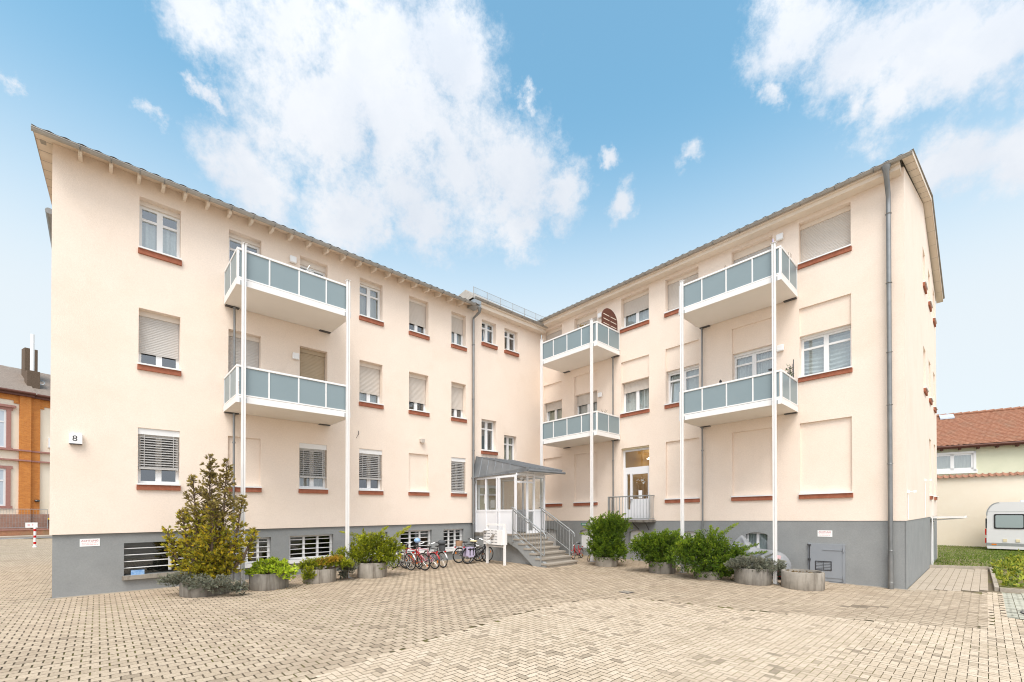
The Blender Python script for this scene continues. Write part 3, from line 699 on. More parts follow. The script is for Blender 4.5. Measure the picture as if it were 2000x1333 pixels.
for F, u0, u1, up, lo, posts, mull, pu in SPEC:
    for vb, vr in (up, lo): balcony(F, u0, u1, vb, posts, mull, vr)
    for u in posts:
        p = F(u, 0, 1.46); foot = gz(p.x, p.y) - F(u, 0, 0).z
        m = MB()
        m.box(F, u - .040, u - .010, foot, up[1] + .09, 1.425, 1.495); m.box(F, u + .010, u + .040, foot, up[1] + .09, 1.425, 1.495); m.box(F, u - .010, u + .010, foot, up[1] + .088, 1.45, 1.47)
        m.box(F, u - .06, u + .06, up[1] + .09, up[1] + .098, 1.41, 1.51)
        post = m.build('balcony_post', 'white_paint', HOUSE)
        g = MB(); g.box(F, u - .09, u + .09, foot, foot + .012, 1.38, 1.54)
        for vb, _ in (up, lo): g.box(F, u - .07, u + .07, vb + .0, vb + .10, 1.418, 1.425)
        g.build('post_plate', 'galvanised', post)
    p = F(pu, 0, .1); foot = gz(p.x, p.y) - F(pu, 0, 0).z
    m = MB(); m.tube([F(pu, foot, .10), F(pu, lo[0] - .02, .10)], .026, 10); m.tube([F(pu, lo[0] + .16, .10), F(pu, up[0] - .02, .10)], .026, 10)
    for v in (lo[0] - .05, up[0] - .05, lo[0] - .75): m.tube([F(pu, v - .02, .10), F(pu, v + .02, .10)], .036, 10)
    smooth_by_angle(m.build('drain_pipe', 'zinc', HOUSE), 50)
# ------------------------------------------------------------------ entrance porch and steps
PW, PUL, PUR = 2.24, 3.65, 2.2
m = MB(); zt = 3.29; zb = 1.30; zm = 2.10
def bar(u0, u1, v0, v1, w0, w1): m.box(FM, u0, u1, v0, v1, w0, w1)
for w in (.03, .62, 1.22, 1.34, 2.16): bar(PUL - .06, PUL, zb, zt, w, w + .07)
for v, h in ((zb, .05), (zm - .05, .07), (zt - .07, .07)):
    for a, b in ((.10, .62), (.69, 1.22), (1.29, 1.34), (1.41, 2.16)): bar(PUL - .055, PUL - .005, v, v + h, a, b)
for u in (PUL - .06, 3.05, 2.72, PUR): bar(u, u + .06, zb, zt + .08, PW - .075, PW - .008) if u != PUL - .06 else None
for v, h in ((zb, .05), (zm - .05, .07), (zt - .05, .07)):
    bar(PUR + .06, 2.72, v, v + h, PW - .065, PW - .015)
bar(2.72, 3.59, zt - .02, zt + .06, PW - .065, PW - .015); bar(3.11, 3.59, 3.02, 3.08, PW - .06, PW - .02); bar(2.78, 3.05, 3.02, 3.08, PW - .06, PW - .02)
for v, h in ((zb, .09), (zm - .05, .05)): bar(2.78, 3.05, v, v + h, PW - .06, PW - .02)
for a, b in ((.03, 1.1), (1.17, 2.16)):
    for v, h in ((zb, .05), (zm - .05, .07), (zt - .07, .07)): bar(PUR, PUR + .05, v, v + h, a, b)
bar(PUR, PUR + .06, zb, zt, 1.1, 1.17); bar(PUR, PUR + .06, zb, zt, .0, .05)
porch = m.build('entrance_porch', 'porch_white', HOUSE)
def pane(pts, material='glass_clear', name='pane'):
    g = MB(); g.poly(*[FM(*p) for p in pts]); return g.build(name, material, porch, fix=False)
for a, b in ((.10, .62), (.69, 1.22), (1.41, 2.16)):
    u = PUL - .03; pane([(u, zm + .02, a), (u, zm + .02, b), (u, zt - .07, b), (u, zt - .07, a)])
    g = MB(); g.box(FM, u - .01, u + .012, zb + .05, zm - .05, a, b); g.build('parapet_panel', 'porch_white', porch)
pane([(PUR + .06, zm + .02, PW - .04), (2.72, zm + .02, PW - .04), (2.72, zt - .05, PW - .04), (PUR + .06, zt - .05, PW - .04)])
g = MB(); g.box(FM, PUR + .06, 2.72, zb + .05, zm - .05, PW - .05, PW - .028); g.build('parapet_panel', 'porch_white', porch)
pane([(2.78, zb + .09, PW - .04), (3.05, zb + .09, PW - .04), (3.05, zm - .05, PW - .04), (2.78, zm - .05, PW - .04)]); pane([(2.78, zm, PW - .04), (3.05, zm, PW - .04), (3.05, 3.02, PW - .04), (2.78, 3.02, PW - .04)])
for a, b in ((.05, 1.1), (1.17, 2.16)):
    pane([(PUR + .03, zm + .02, a), (PUR + .03, zm + .02, b), (PUR + .03, zt - .07, b), (PUR + .03, zt - .07, a)]); g = MB(); g.box(FM, PUR + .02, PUR + .04, zb + .05, zm - .05, a, b); g.build('parapet_panel', 'porch_white', porch)
# inner house door on the stair-wing wall
m = MB()
for q in ((3.42, 3.50, zb, 3.05), (2.98, 3.06, zb, 3.05), (2.42, 2.5, zb, 3.05), (2.5, 2.98, zb, 1.42), (2.5, 2.98, 2.94, 3.05), (3.06, 3.42, 2.94, 3.05), (3.06, 3.42, 1.95, 2.05), (2.5, 2.98, 2.66, 2.72), (3.06, 3.42, 2.66, 2.72)): m.box(FM, *q, .0, .06)
dr = m.build('house_door', 'porch_white', porch)
m = MB(); m.box(FM, 2.5, 2.98, 1.42, 2.94, .01, .03); m.box(FM, 3.06, 3.42, 2.05, 2.94, .01, .03); m.box(FM, 3.06, 3.42, zb, 1.95, .01, .03); m.build('door_glass', 'curtain_beige', porch)
m = MB(); m.box(FM, 2.68, 2.86, 2.2, 2.5, .03, .034); m.build('notice', 'sign_white', porch)
m = MB(); m.tube([FM(2.96, 2.0, .09), FM(2.96, 2.45, .09)], .018, 8); m.build('door_handle', 'chrome', porch)
m = MB(); m.box(FM, 3.14, 3.34, 1.5, 1.86, .03, .05); m.build('bell_panel', 'galvanised', porch)
m = MB(); m.box(FM, PUL - .3, PUL - .2, 2.35, 2.68, .32, .36); m.build('notice', 'sign_white', porch)
m = MB(); m.ball(FM(3.05, 3.20, 1.9), .06, .06, .05); m.build('ceiling_light', 'sign_white', porch, smooth=True)
# zinc roof of the porch: cladded hip on the left, lean-to top, projecting front edge
A = [(3.77, 3.30, 0), (3.53, 3.385, 2.62), (3.545, 3.50, 2.62), (3.56, 4.10, 0)]
m = MB(); m.poly(*[FM(*p) for p in A])
for k in range(1, 7):                          # standing seams of the hip
    t_ = k / 7
    a = Vector((3.774 - .24 * t_, 3.30 + .085 * t_, 2.62 * t_)); b = Vector((3.563 - .015 * t_, 4.10 - .60 * t_, 2.62 * t_)); m.tube([FM(a.x, a.y, a.z), FM(b.x + .004, b.y, b.z)], .013, 4)
m.poly(FM(3.56, 4.10, 0), FM(3.545, 3.50, 2.62), FM(1.72, 3.50, 2.62), FM(1.72, 4.10, 0))
for k in range(9):
    u = 3.56 - 1.84 * k / 8; m.tube([FM(u, 4.11, 0), FM(u, 3.51, 2.62)], .011, 4)
m.poly(FM(1.72, 4.10, 0), FM(1.72, 3.50, 2.62), FM(1.72, 3.40, 2.62), FM(1.72, 3.34, 0))
m.poly(FM(3.545, 3.50, 2.62), FM(1.72, 3.50, 2.62), FM(1.72, 3.38, 2.62), FM(3.53, 3.385, 2.62))
m.build('porch_roof', 'zinc_roof', porch, fix=False)
m = MB(); m.poly(FM(3.77, 3.31, 0), FM(3.53, 3.395, 2.6), FM(1.72, 3.395, 2.6), FM(1.72, 3.36, 0)); m.build('porch_ceiling', 'porch_white', porch, fix=False)
m = MB(); m.tube([FM(3.50, 3.40, 2.68), FM(1.66, 3.40, 2.68)], .04, 8); m.tube([FM(3.785, 3.295, .0), FM(3.545, 3.38, 2.62)], .014, 6); m.build('porch_gutter', 'zinc_roof', porch)
m = MB(); m.tube([FM(3.69, 3.20, .12), FM(3.71, 3.06, .07), FM(3.71, 2.9, .03), FM(3.71, 1.1, .03)], .03, 8); m.build('porch_pipe', 'galvanised', porch)
m = MB(); m.box(FM, PUR, PUL, 1.18, zb, 0, PW + .01); m.build('landing', 'concrete', porch)
m = MB(); m.box(FM, PUR + .05, PUL - .02, -.2, 1.18, 0, .02 + PW * .62); m.build('landing_base', 'plinth_grey', porch)
# steps
N_ST = 7; V0, VG = 1.30, .30; rise = (V0 - VG) / N_ST
st = MB(); st.box(FM, 2.25, 3.72, -.2, .1, 2.2, 3.6)
steps = MB()
def stw(i): return 2.30 + .258 * i
for i in range(N_ST):
    v = V0 - rise * i; steps.box(FM, 2.37, 3.80, v - .05, v, stw(i) - .32, stw(i) + .0)
    steps.box(FM, 2.40, 3.76, v - rise, v - .05, stw(i) - .30, stw(i) - .03)
stairs = steps.build('entrance_steps', 'granite', HOUSE)
m = MB()
m.prism(lambda a, b, w: FM(w, b, a), [(1.3, 1.28), (2.28, 1.28), (3.72, .40), (3.72, .12), (3.45, .12), (2.45, .82), (1.95, 1.02), (1.3, 1.02)], 3.66, 3.78); m.build('stair_string', 'plinth_grey', stairs)
m = MB(); m.prism(lambda a, b, w: FM(w, b, a), [(0, 1.02), (1.95, 1.02), (2.45, .82), (3.45, .12), (3.45, -.1), (0, -.1)], 3.50, 3.60); m.build('stair_base', 'plinth_grey', stairs)
def handrail(u, side):
    m = MB(); f = lambda w: V0 + .02 - (rise / .258) * (w - 2.30)
    a, b = 2.18, 3.62
    m.tube([FM(u, f(a) + .80, a - .02), FM(u, f(a) + .80, a + .05), FM(u, f(b) + .80, b + .02), FM(u, f(b) + .72, b + .10), FM(u, f(b) + .62, b + .11)], .021, 8)
    m.tube([FM(u - side * .05, f(a) + .05, a), FM(u - side * .05, f(a) + .66, a), FM(u - side * .05, f(a) + .70, a + .04), FM(u - side * .05, f(b) + .70, b - .02), FM(u - side * .05, f(b) + .1, b - .0)], .016, 8)
    m.tube([FM(u - side * .05, f(a) + .08, a), FM(u - side * .05, f(b) + .08, b)], .015, 8)
    for k in range(1, 11):
        w = a + (b - a) * k / 11; m.tube([FM(u - side * .05, f(w) + .08, w), FM(u - side * .05, f(w) + .70, w)], .008, 5)
    for w in (a + .07, b - .1): m.tube([FM(u, f(w) - .30, w), FM(u, f(w) + .80, w)], .022, 8)
    m.build('handrail', 'galvanised', stairs)
handrail(3.80, 1); handrail(2.42, 1)
# ------------------------------------------------------------------ ground, paving
def P2(p, q): return Vector((OR.x, OR.y)) + p * E1 + q * E2     # yard axes: p along the left wing, q towards it
def pq(x, y): d = Vector((x - OR.x, y - OR.y)); return d.dot(E1), d.dot(E2)
def inside(x, y, poly):
    c = False; n = len(poly)
    for i in range(n):
        x1, y1 = poly[i]; x2, y2 = poly[i - 1]
        if (y1 > y) != (y2 > y) and x < (x2 - x1) * (y - y1) / (y2 - y1) + x1: c = not c
    return c
LIGHT = [(-2.75, 3.8), (-2.15, 4.66), (-1.08, 6.20), (.1, 7.62), (.99, 8.62), (1.9, 9.0), (2.45, 9.06), (3.05, 8.83), (4.60, 7.98), (5.95, 7.36), (6.98, 6.88), (7.57, 7.01), (8.66, 8.07), (10.78, 10.14), (10.98, 9.98), (8.44, 7.56), (9.6, 6.6), (14, 9.5), (14, 2), (-2.75, 2)]
GRID = [(11.03, 10.02), (8.50, 7.62), (9.6, 6.65), (14.2, 9.6), (12.6, 10.9), (11.4, 9.90)]
PATH = [(9.28, 10.40), (10.80, 10.24), (10.98, 10.2), (15.25, 14.2), (13.97, 14.72), (13.8, 14.62)]
def blocked(x, y):
    d = Vector((x - PC.x, y - PC.y)); uM, wM = -d.dot(E1), d.dot(NM.xy); e = Vector((x - OR.x, y - OR.y)); uR, wR = e.dot(UR.xy), e.dot(NR.xy)
    if wM < -.05 and -1 < uM < 14.5: return True
    if wR < -.01 and uR > -.01: return True
    return False
# one ground sheet to the horizon
xs = [-400, -150, -80, -60] + [-50 + 2.5 * i for i in range(13)] + [-18 + .75 * i for i in range(55)] + [25, 30, 40, 60, 100, 200, 400]
ys = [-400, -150, -60, -30, -15, -8] + [-4 + .75 * i for i in range(42)] + [28.5, 32, 36, 42, 55, 80, 150, 400]
def net(name, xs, ys, dz, material):
    m = MB(); m.add([(x, y, gz(x, y) + dz) for y in ys for x in xs], [(j * len(xs) + i, j * len(xs) + i + 1, (j + 1) * len(xs) + i + 1, (j + 1) * len(xs) + i) for j in range(len(ys) - 1) for i in range(len(xs) - 1)])
    tag(m.build(name, material, base=(0, 0, 0), fix=False), kind='structure')
net('ground', xs, ys, -.024, 'ground_soil')
net('paving_bed', [x for x in xs if -46 <= x <= 16], [y for y in ys if 2.5 <= y <= 33], -.010, 'moss_joint')
rp = random.Random(11)
def seen(x, y):
    if y < 3.0: return False
    a = x / y
    return -1.75 < a < 1.55
def lay(m, cx, cy, poly, tilt=.006, tone=None):
    z = gz(cx, cy) + rp.uniform(-.0012, .0012); ax, ay = rp.uniform(-tilt, tilt), rp.uniform(-tilt, tilt)
    m.add([(x, y, z + (x - cx) * ax + (y - cy) * ay) for x, y in poly], [tuple(range(len(poly)))], rp.random() if tone is None else tone)
# old interlocking pavers: waved bed joints, open head joints
L_, W_ = .162, .130
old = MB()
def wave(p): 
    t_ = (p / L_ * 1.0) % 1; return .010 * (abs(4 * ((t_ + .25) % 1) - 2) - 1)
for r in range(-60, 400):
    q0 = r * W_; off = .5 * L_ * (r % 2)
    for c in range(-270, 60):
        p0 = c * L_ + off; ctr = P2(p0 + L_ / 2, q0 + W_ / 2); x, y = ctr
        if not seen(x, y) or y > 31: continue
        if y > 17 and x > -9: continue
        if x > 10.4 or inside(x, y, LIGHT) or inside(x, y, PATH) or blocked(x, y): continue
        e = pq(x, y)
        if e[1] < -1.32 and y > 6.5 and x > 6: continue
        g = .0085; b = .0022; n = 4; poly = []
        for k in range(n + 1):
            p = p0 + g + (L_ - 2 * g) * k / n; poly.append(P2(p, q0 + b + wave(p - off)))
        for k in range(n, -1, -1):
            p = p0 + g + (L_ - 2 * g) * k / n; poly.append(P2(p, q0 + W_ - b + wave(p - off + L_ / 2)))
        st_ = (x - 6.67) ** 2 / .30 + (y - 8.50) ** 2 / .03 < rp.uniform(.3, 1.1)      # an oil stain soaked into the stones
        lay(old, x, y, poly, tone=0 if st_ else rp.uniform(.3, .95) if rp.random() > .02 else .12)
tag(old.build('courtyard_paving', 'paver_old', base=(0, 0, 0), fix=False), kind='structure')
lb = MB(); A_ = .080
def brick(p0, q0, p1, q1):
    ctr = P2((p0 + p1) / 2, (q0 + q1) / 2)
    if seen(*ctr) and inside(*ctr, LIGHT) and not inside(*ctr, GRID):
        g = .0036; z = gz(*ctr) + .002 + rp.uniform(-.0008, .0008); ax, ay = rp.uniform(-.004, .004), rp.uniform(-.004, .004)
        pts = [P2(p0 + g, q0 + g), P2(p1 - g, q0 + g), P2(p1 - g, q1 - g), P2(p0 + g, q1 - g)]
        tn = min(1, max(0, rp.gauss(.62, .22)))
        if rp.random() < .06 + .22 * max(0, sin(ctr.x * .9 + 1.2) * cos(ctr.y * 1.1)) ** 2: tn = rp.uniform(0, .2)
        lb.add([(x, y, z + (x - ctr.x) * ax + (y - ctr.y) * ay) for x, y in pts], [(0, 1, 2, 3)], tn)
for i in range(-210, 130):
    for j in range(-150, 150):
        k = (i - j) % 4
        if k == 0: brick(i * A_, j * A_, (i + 2) * A_, (j + 1) * A_)
        elif k == 3: brick(i * A_, j * A_, (i + 1) * A_, (j + 2) * A_)
tag(lb.build('light_paving', 'paver_light', base=(0, 0, 0), fix=False), kind='structure')
pb = MB()                                          # gable path: long slabs
for i in range(-6, 70):
    for j in range(-16, 4):
        p0 = i * .32; q0 = j * .145; ctr = P2(p0 + .16, q0 + .0725)
        if inside(*ctr, PATH):
            g = .004; lay(pb, *ctr, [P2(p0, q0 + g), P2(p0 + .32, q0 + g), P2(p0 + .32, q0 + .145 - g), P2(p0, q0 + .145 - g)], tilt=.0005, tone=rp.uniform(.55, .7))
tag(pb.build('path', 'paver_path', base=(0, 0, 0), fix=False), kind='structure')
gb = MB()                                          # grass-joint pavers at the right edge
for i in range(-40, 40):
    for j in range(-60, 10):
        p0, q0 = i * .15, j * .15; ctr = P2(p0 + .075, q0 + .075)
        if inside(*ctr, GRID): lay(gb, *ctr, [P2(p0 + .004, q0 + .004), P2(p0 + .146, q0 + .004), P2(p0 + .146, q0 + .05), P2(p0 + .128, q0 + .075), P2(p0 + .146, q0 + .1), P2(p0 + .146, q0 + .146), P2(p0 + .004, q0 + .146), P2(p0 + .004, q0 + .1), P2(p0 + .022, q0 + .075), P2(p0 + .004, q0 + .05)])
tag(gb.build('grid_paving', 'paver_grid', base=(0, 0, 0), fix=False), kind='structure')
# kerbs (real steps)
kb = MB()
def kerb(m, a, b, wd=.075, h=.085):
    a, b = Vector(a), Vector(b); d = (b - a).normalized(); n = Vector((-d.y, d.x)) * wd / 2; L = (b - a).length; k = max(1, round(L / .78))
    for i in range(k):
        p, q = a + d * L * i / k + d * .003, a + d * L * (i + 1) / k - d * .003
        z0, z1 = gz(*p) - .1, gz(*p) + h + rp.uniform(-.004, .004)
        c = [p + n, p - n, q - n, q + n]
        m.add([(v.x, v.y, z) for z in (z0, z1) for v in c], [(0, 1, 2, 3), (7, 6, 5, 4), (0, 4, 5, 1), (1, 5, 6, 2), (2, 6, 7, 3), (3, 7, 4, 0)])
kerb(kb, (13.75, 14.80), (15.32, 14.26)); kerb(kb, (15.32, 14.18), (11.22, 10.26)); kerb(kb, (11.24, 10.22), (13.2, 8.5))
tag(kb.build('kerb', 'kerb_stone'), kind='structure')
eb = MB()                                          # narrow concrete edging along the foot of both plinths
for F, a, b, w in ((FM, 3.9, 14.6, -.05), (FR, -.06, 11.4, -.012)):
    n = 22
    for i in range(n):
        p, q = a + (b - a) * i / n, a + (b - a) * (i + 1) / n - .004; c_ = F((p + q) / 2, 0, w + .03); z = gz(c_.x, c_.y) - c_.z
        eb.box(F, p, q, z - .05, z + .012, w, w + .055)
tag(eb.build('edging', 'kerb_stone'), kind='structure')
# lawn and soil bed (sheets), grass and ground cover (countless)
def field(name, poly, dz, material, cell=.8):
    m = MB(); m.poly(*[(x, y, gz(x, y) + dz) for x, y in poly]); return tag(m.build(name, material, base=(0, 0, 0), fix=False), kind='structure')
LAWN = [(13.75, 14.84), (15.36, 14.3), (21.5, 18.5), (27, 21.5), (27.5, 22.5), (23.2, 24.3), (18.5, 24)]
BED = [(15.36, 14.22), (11.3, 10.26), (13.2, 8.55), (19, 11), (27, 19), (27, 21.5), (21.5, 18.5)]
field('lawn_soil', LAWN, .055, 'turf_soil'); field('bed_soil', BED, .05, 'turf_soil')
g = MB(); rg = random.Random(5)
for _ in range(60000):
    x, y = rg.uniform(13, 27), rg.uniform(14, 24.4)
    if not inside(x, y, LAWN) or not .70 < x / y < 1.25: continue
    if rg.random() > .35 + .65 * min(1, (y - 14.6) / 2.5): continue
    h = rg.uniform(.03, .085); a = rg.uniform(0, 6.28); w = .013; dx, dy = cos(a) * w, sin(a) * w; lx, ly = rg.uniform(-.04, .04), rg.uniform(-.04, .04); z = gz(x, y) + .05
    g.add([(x - dx, y - dy, z), (x + dx, y + dy, z), (x + lx, y + ly, z + h)], [(0, 1, 2)])
tag(g.build('lawn_grass', 'grass', fix=False), 'short patchy green grass between the gable path and the cream boundary wall', 'grass', kind='stuff')
def blade(m, p, d, l, w, r, tone=None):
    d = d.normalized(); s = d.cross(Vector((r.uniform(-1, 1), r.uniform(-1, 1), r.uniform(-1, 1))))
    s = s.normalized() * w if s.length > .01 else Vector((w, 0, 0))
    m.add([p, p + d * l * .5 + s, p + d * l, p + d * l * .45 - s], [(0, 1, 2, 3)], tone)
def rdir(r):
    z = r.uniform(-1, 1); a = r.uniform(0, 2 * pi); q = sqrt(1 - z * z); return Vector((q * cos(a), q * sin(a), z))
def tuft(m, p, d, n, l, w, r, spread=.55, tone=None):
    for _ in range(n): blade(m, p + rdir(r) * l * .15, d + rdir(r) * spread, l * r.uniform(.6, 1.15), w * r.uniform(.7, 1.2), r, tone)
def plume(m, st, p0, p1, th, r, tone, sag=.0, step=.016):
    d = p1 - p0; L = d.length; k = max(6, int(L / step)); st.tube([p0, p0.lerp(p1, .5) - Vector((0, 0, sag)), p1], [.008, .005, .002], 4, cap=False)
    for i in range(k):
        t_ = i / (k - 1); q = p0.lerp(p1, t_) - Vector((0, 0, sag * 4 * t_ * (1 - t_))); w = th * min(1, .35 + 2.2 * t_) * (1 - t_) ** .55 + .004; tn = min(1, max(0, tone + .40 * (t_ - .45) + r.uniform(-.1, .1)))
        for _ in range(4): 
            e = rdir(r); tuft(m, q + e * w * .45, d.normalized() * .9 + e * .75, 3, .020 + w * .75, .0065, r, .35, tn)
def juniper(name, label, cat, c, lobes, leaf, n, arms=(), seed=1, size=.31, th=.052, up=.40, rc=.105, feather=.6, bl=.040, fill=1.0):
    r = random.Random(seed); c = Vector(c); o = thing(name, label, cat, c); m, st = MB(), MB()
    tot = sum(l[3] * l[4] + l[4] * l[5] + l[3] * l[5] for l in lobes)
    for cx, cy, cz, rx, ry, rz in lobes:
        rx, ry, rz = rx * .96, ry * .96, rz * .96
        k = max(4, round(n * (rx * ry + ry * rz + rx * rz) / tot)); cc = c + Vector((cx, cy, cz)); st.tube([c + Vector((cx * .1, cy * .1, -.05)), cc], [.03, .012], 6)
        for _ in range(int((60 + 260 * rx * rz) * fill)):                 # dark filler needles inside, their colour standing for shade between tufts
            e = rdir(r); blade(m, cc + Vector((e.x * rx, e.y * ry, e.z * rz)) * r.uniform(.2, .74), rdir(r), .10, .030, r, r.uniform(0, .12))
        area = 4.2 * ((rx * ry) ** 1.6 + (ry * rz) ** 1.6 + (rx * rz) ** 1.6) ** .625 * 1.75; kc = int(area / (rc * rc * 3.4) * fill)
        for i in range(kc):                        # rounded tufts crowd the surface; shading in their tone, dark hearts, lighter crowns
            z = 1 - 1.9 * (i + .5) / kc; a = i * 2.39996 + r.uniform(-.3, .3); q = sqrt(max(0, 1 - z * z)); d = Vector((q * cos(a), q * sin(a), z))
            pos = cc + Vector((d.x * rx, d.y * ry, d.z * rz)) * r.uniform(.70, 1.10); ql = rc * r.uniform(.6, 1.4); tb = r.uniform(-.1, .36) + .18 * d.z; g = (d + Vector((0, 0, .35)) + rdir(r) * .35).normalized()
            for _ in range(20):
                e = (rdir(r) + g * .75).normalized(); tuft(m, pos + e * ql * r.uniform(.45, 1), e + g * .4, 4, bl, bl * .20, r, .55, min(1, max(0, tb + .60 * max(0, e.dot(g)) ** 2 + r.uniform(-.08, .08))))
        k = round(k * feather)
        for i in range(k):
            z = 1 - 1.15 * (i + .5) / k; a = i * 2.39996 + r.uniform(-.4, .4); q = sqrt(max(0, 1 - z * z)); d = Vector((q * cos(a), q * sin(a), z))
            s_ = Vector((d.x * rx, d.y * ry, d.z * rz)); tip = cc + s_ * r.uniform(.86, 1.14); g = (s_.normalized() + Vector((0, 0, up)) + rdir(r) * .35).normalized()
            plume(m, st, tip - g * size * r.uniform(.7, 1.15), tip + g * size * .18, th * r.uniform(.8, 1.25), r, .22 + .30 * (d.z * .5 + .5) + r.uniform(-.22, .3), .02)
    for p0, p1, w in arms: plume(m, st, c + Vector(p0), c + Vector(p1), w * .9, r, r.uniform(.45, .8), -.03)
    m.build('foliage', leaf, o, fix=False); st.build('stem', 'bark', o)
    return o
g = MB(); rg = random.Random(6)
for _ in range(6500):
    x, y = rg.uniform(11, 27), rg.uniform(8.6, 21.5)
    if not inside(x, y, BED) or not .85 < x / y < 1.45: continue
    hgt = .10 + .16 * (.5 + .5 * sin(x * 2.3 + y * 1.1) * cos(y * 1.9 - x))
    c = Vector((x, y, gz(x, y) + .05 + hgt * rg.random())); d = Vector((rg.uniform(-.6, .6), rg.uniform(-.6, .6), .8))
    tuft(g, c, d, 9, .13, .022, rg, .8)
tag(g.build('ground_cover', 'leaf_cover', fix=False), 'low yellow-green evergreen ground cover filling the bed behind the right-hand kerb', 'ground cover', kind='stuff')
# street at the far left
FB = Frame((-39.4, 35.9, .06), Vector((.5, .866, 0)), Vector((.866, -.5, 0)))
m = MB(); m.poly(*[FB(*p) for p in ((-30, .012, 6.2), (30, .012, 6.2), (30, .012, 3.4), (-30, .012, 3.4))]); tag(m.build('road', 'asphalt', base=(0, 0, 0), fix=False), kind='structure')
m = MB(); m.box(FB, -30, 30, -.1, .09, 1.7, 3.4); tag(m.build('sidewalk', 'sidewalk'), kind='structure')
m = MB(); m.poly(*[FB(*p) for p in ((-30, .02, 6.0), (-1.0, .02, 6.0), (-1.0, .02, 5.7), (-30, .02, 5.7))]); tag(m.build('road_marking', 'sign_white', base=(0, 0, 0), fix=False), kind='structure')
# drain cover, oil stain is part of the paving; manhole ring
m = MB()
def flat(x, y, du, dv, h): 
    F = Frame((x, y, gz(x, y)), Vector((E1.x, E1.y, 0)), Vector((-E2.x, -E2.y, 0))); return F
F = flat(2.51, 9.76, 0, 0, 0); m.box(F, -.13, .13, -.02, .006, -.13, .13)
d = m.build('drain_cover', 'steel_dark'); tag(d, 'small square rusty drain cover let into the old pavers of the yard', 'drain cover')
g = MB()
for k in range(6): g.box(F, -.11, .11, .006, .010, -.10 + k * .036, -.085 + k * .036)
g.build('grating', 'kerb_stone', d)
F = Frame((9.35, 7.62, gz(9.3, 7.6)), Vector((1, 0, 0)), Vector((0, -1, 0)))
m = MB(); m.lathe((9.42, 7.72, gz(9.4, 7.7) - .02), [(.36, 0), (.36, .030)], 40); d = m.build('manhole_cover', 'concrete_pale'); tag(d, 'round concrete manhole cover with iron rim beside the grass-joint pavers', 'manhole')
g = MB(); g.torus((9.42, 7.72, gz(9.4, 7.7) + .008), (0, 0, 1), .37, .012, 40, 6); g.build('iron_rim', 'steel_dark', d)

# ------------------------------------------------------------------ planters and shrubs
def planter(x, y, r, h, label, material='concrete', full=True, sx=1.0):
    z = gz(x, y) - .01; o = thing('concrete_planter', label, 'planter', (x, y, z), 'round concrete planters in the yard')
    t_ = .055
    m = MB(); n = 40; prof = [(r * .97, 0), (r, .03), (r * 1.0, h - .02), (r - .012, h), (r - t_, h), (r - t_ - .005, h - .10)]
    P = []
    rr = random.Random(int(x * 100))
    for q, zz in prof:
        for k in range(n):
            a = 2 * pi * k / n; e = q * (1 + .006 * sin(5 * a + x)); P.append(Vector((x + e * cos(a) * sx, y + e * sin(a), z + zz + (rr.uniform(-.006, .004) if zz >= h - .02 else 0))))
    m.add(P, [(i * n + k, i * n + (k + 1) % n, (i + 1) * n + (k + 1) % n, (i + 1) * n + k) for i in range(len(prof) - 1) for k in range(n)])
    b = m.build('bowl', material, o, smooth=False); smooth_by_angle(b, 40)
    s_ = MB(); s_.add([Vector((x + (r - t_) * cos(2 * pi * k / 24) * sx, y + (r - t_) * sin(2 * pi * k / 24), z + h - (.06 if full else .09) + rr.uniform(-.01, .01))) for k in range(24)], [tuple(range(24))]); s_.build('soil', 'soil', o, fix=False)
    return z + h
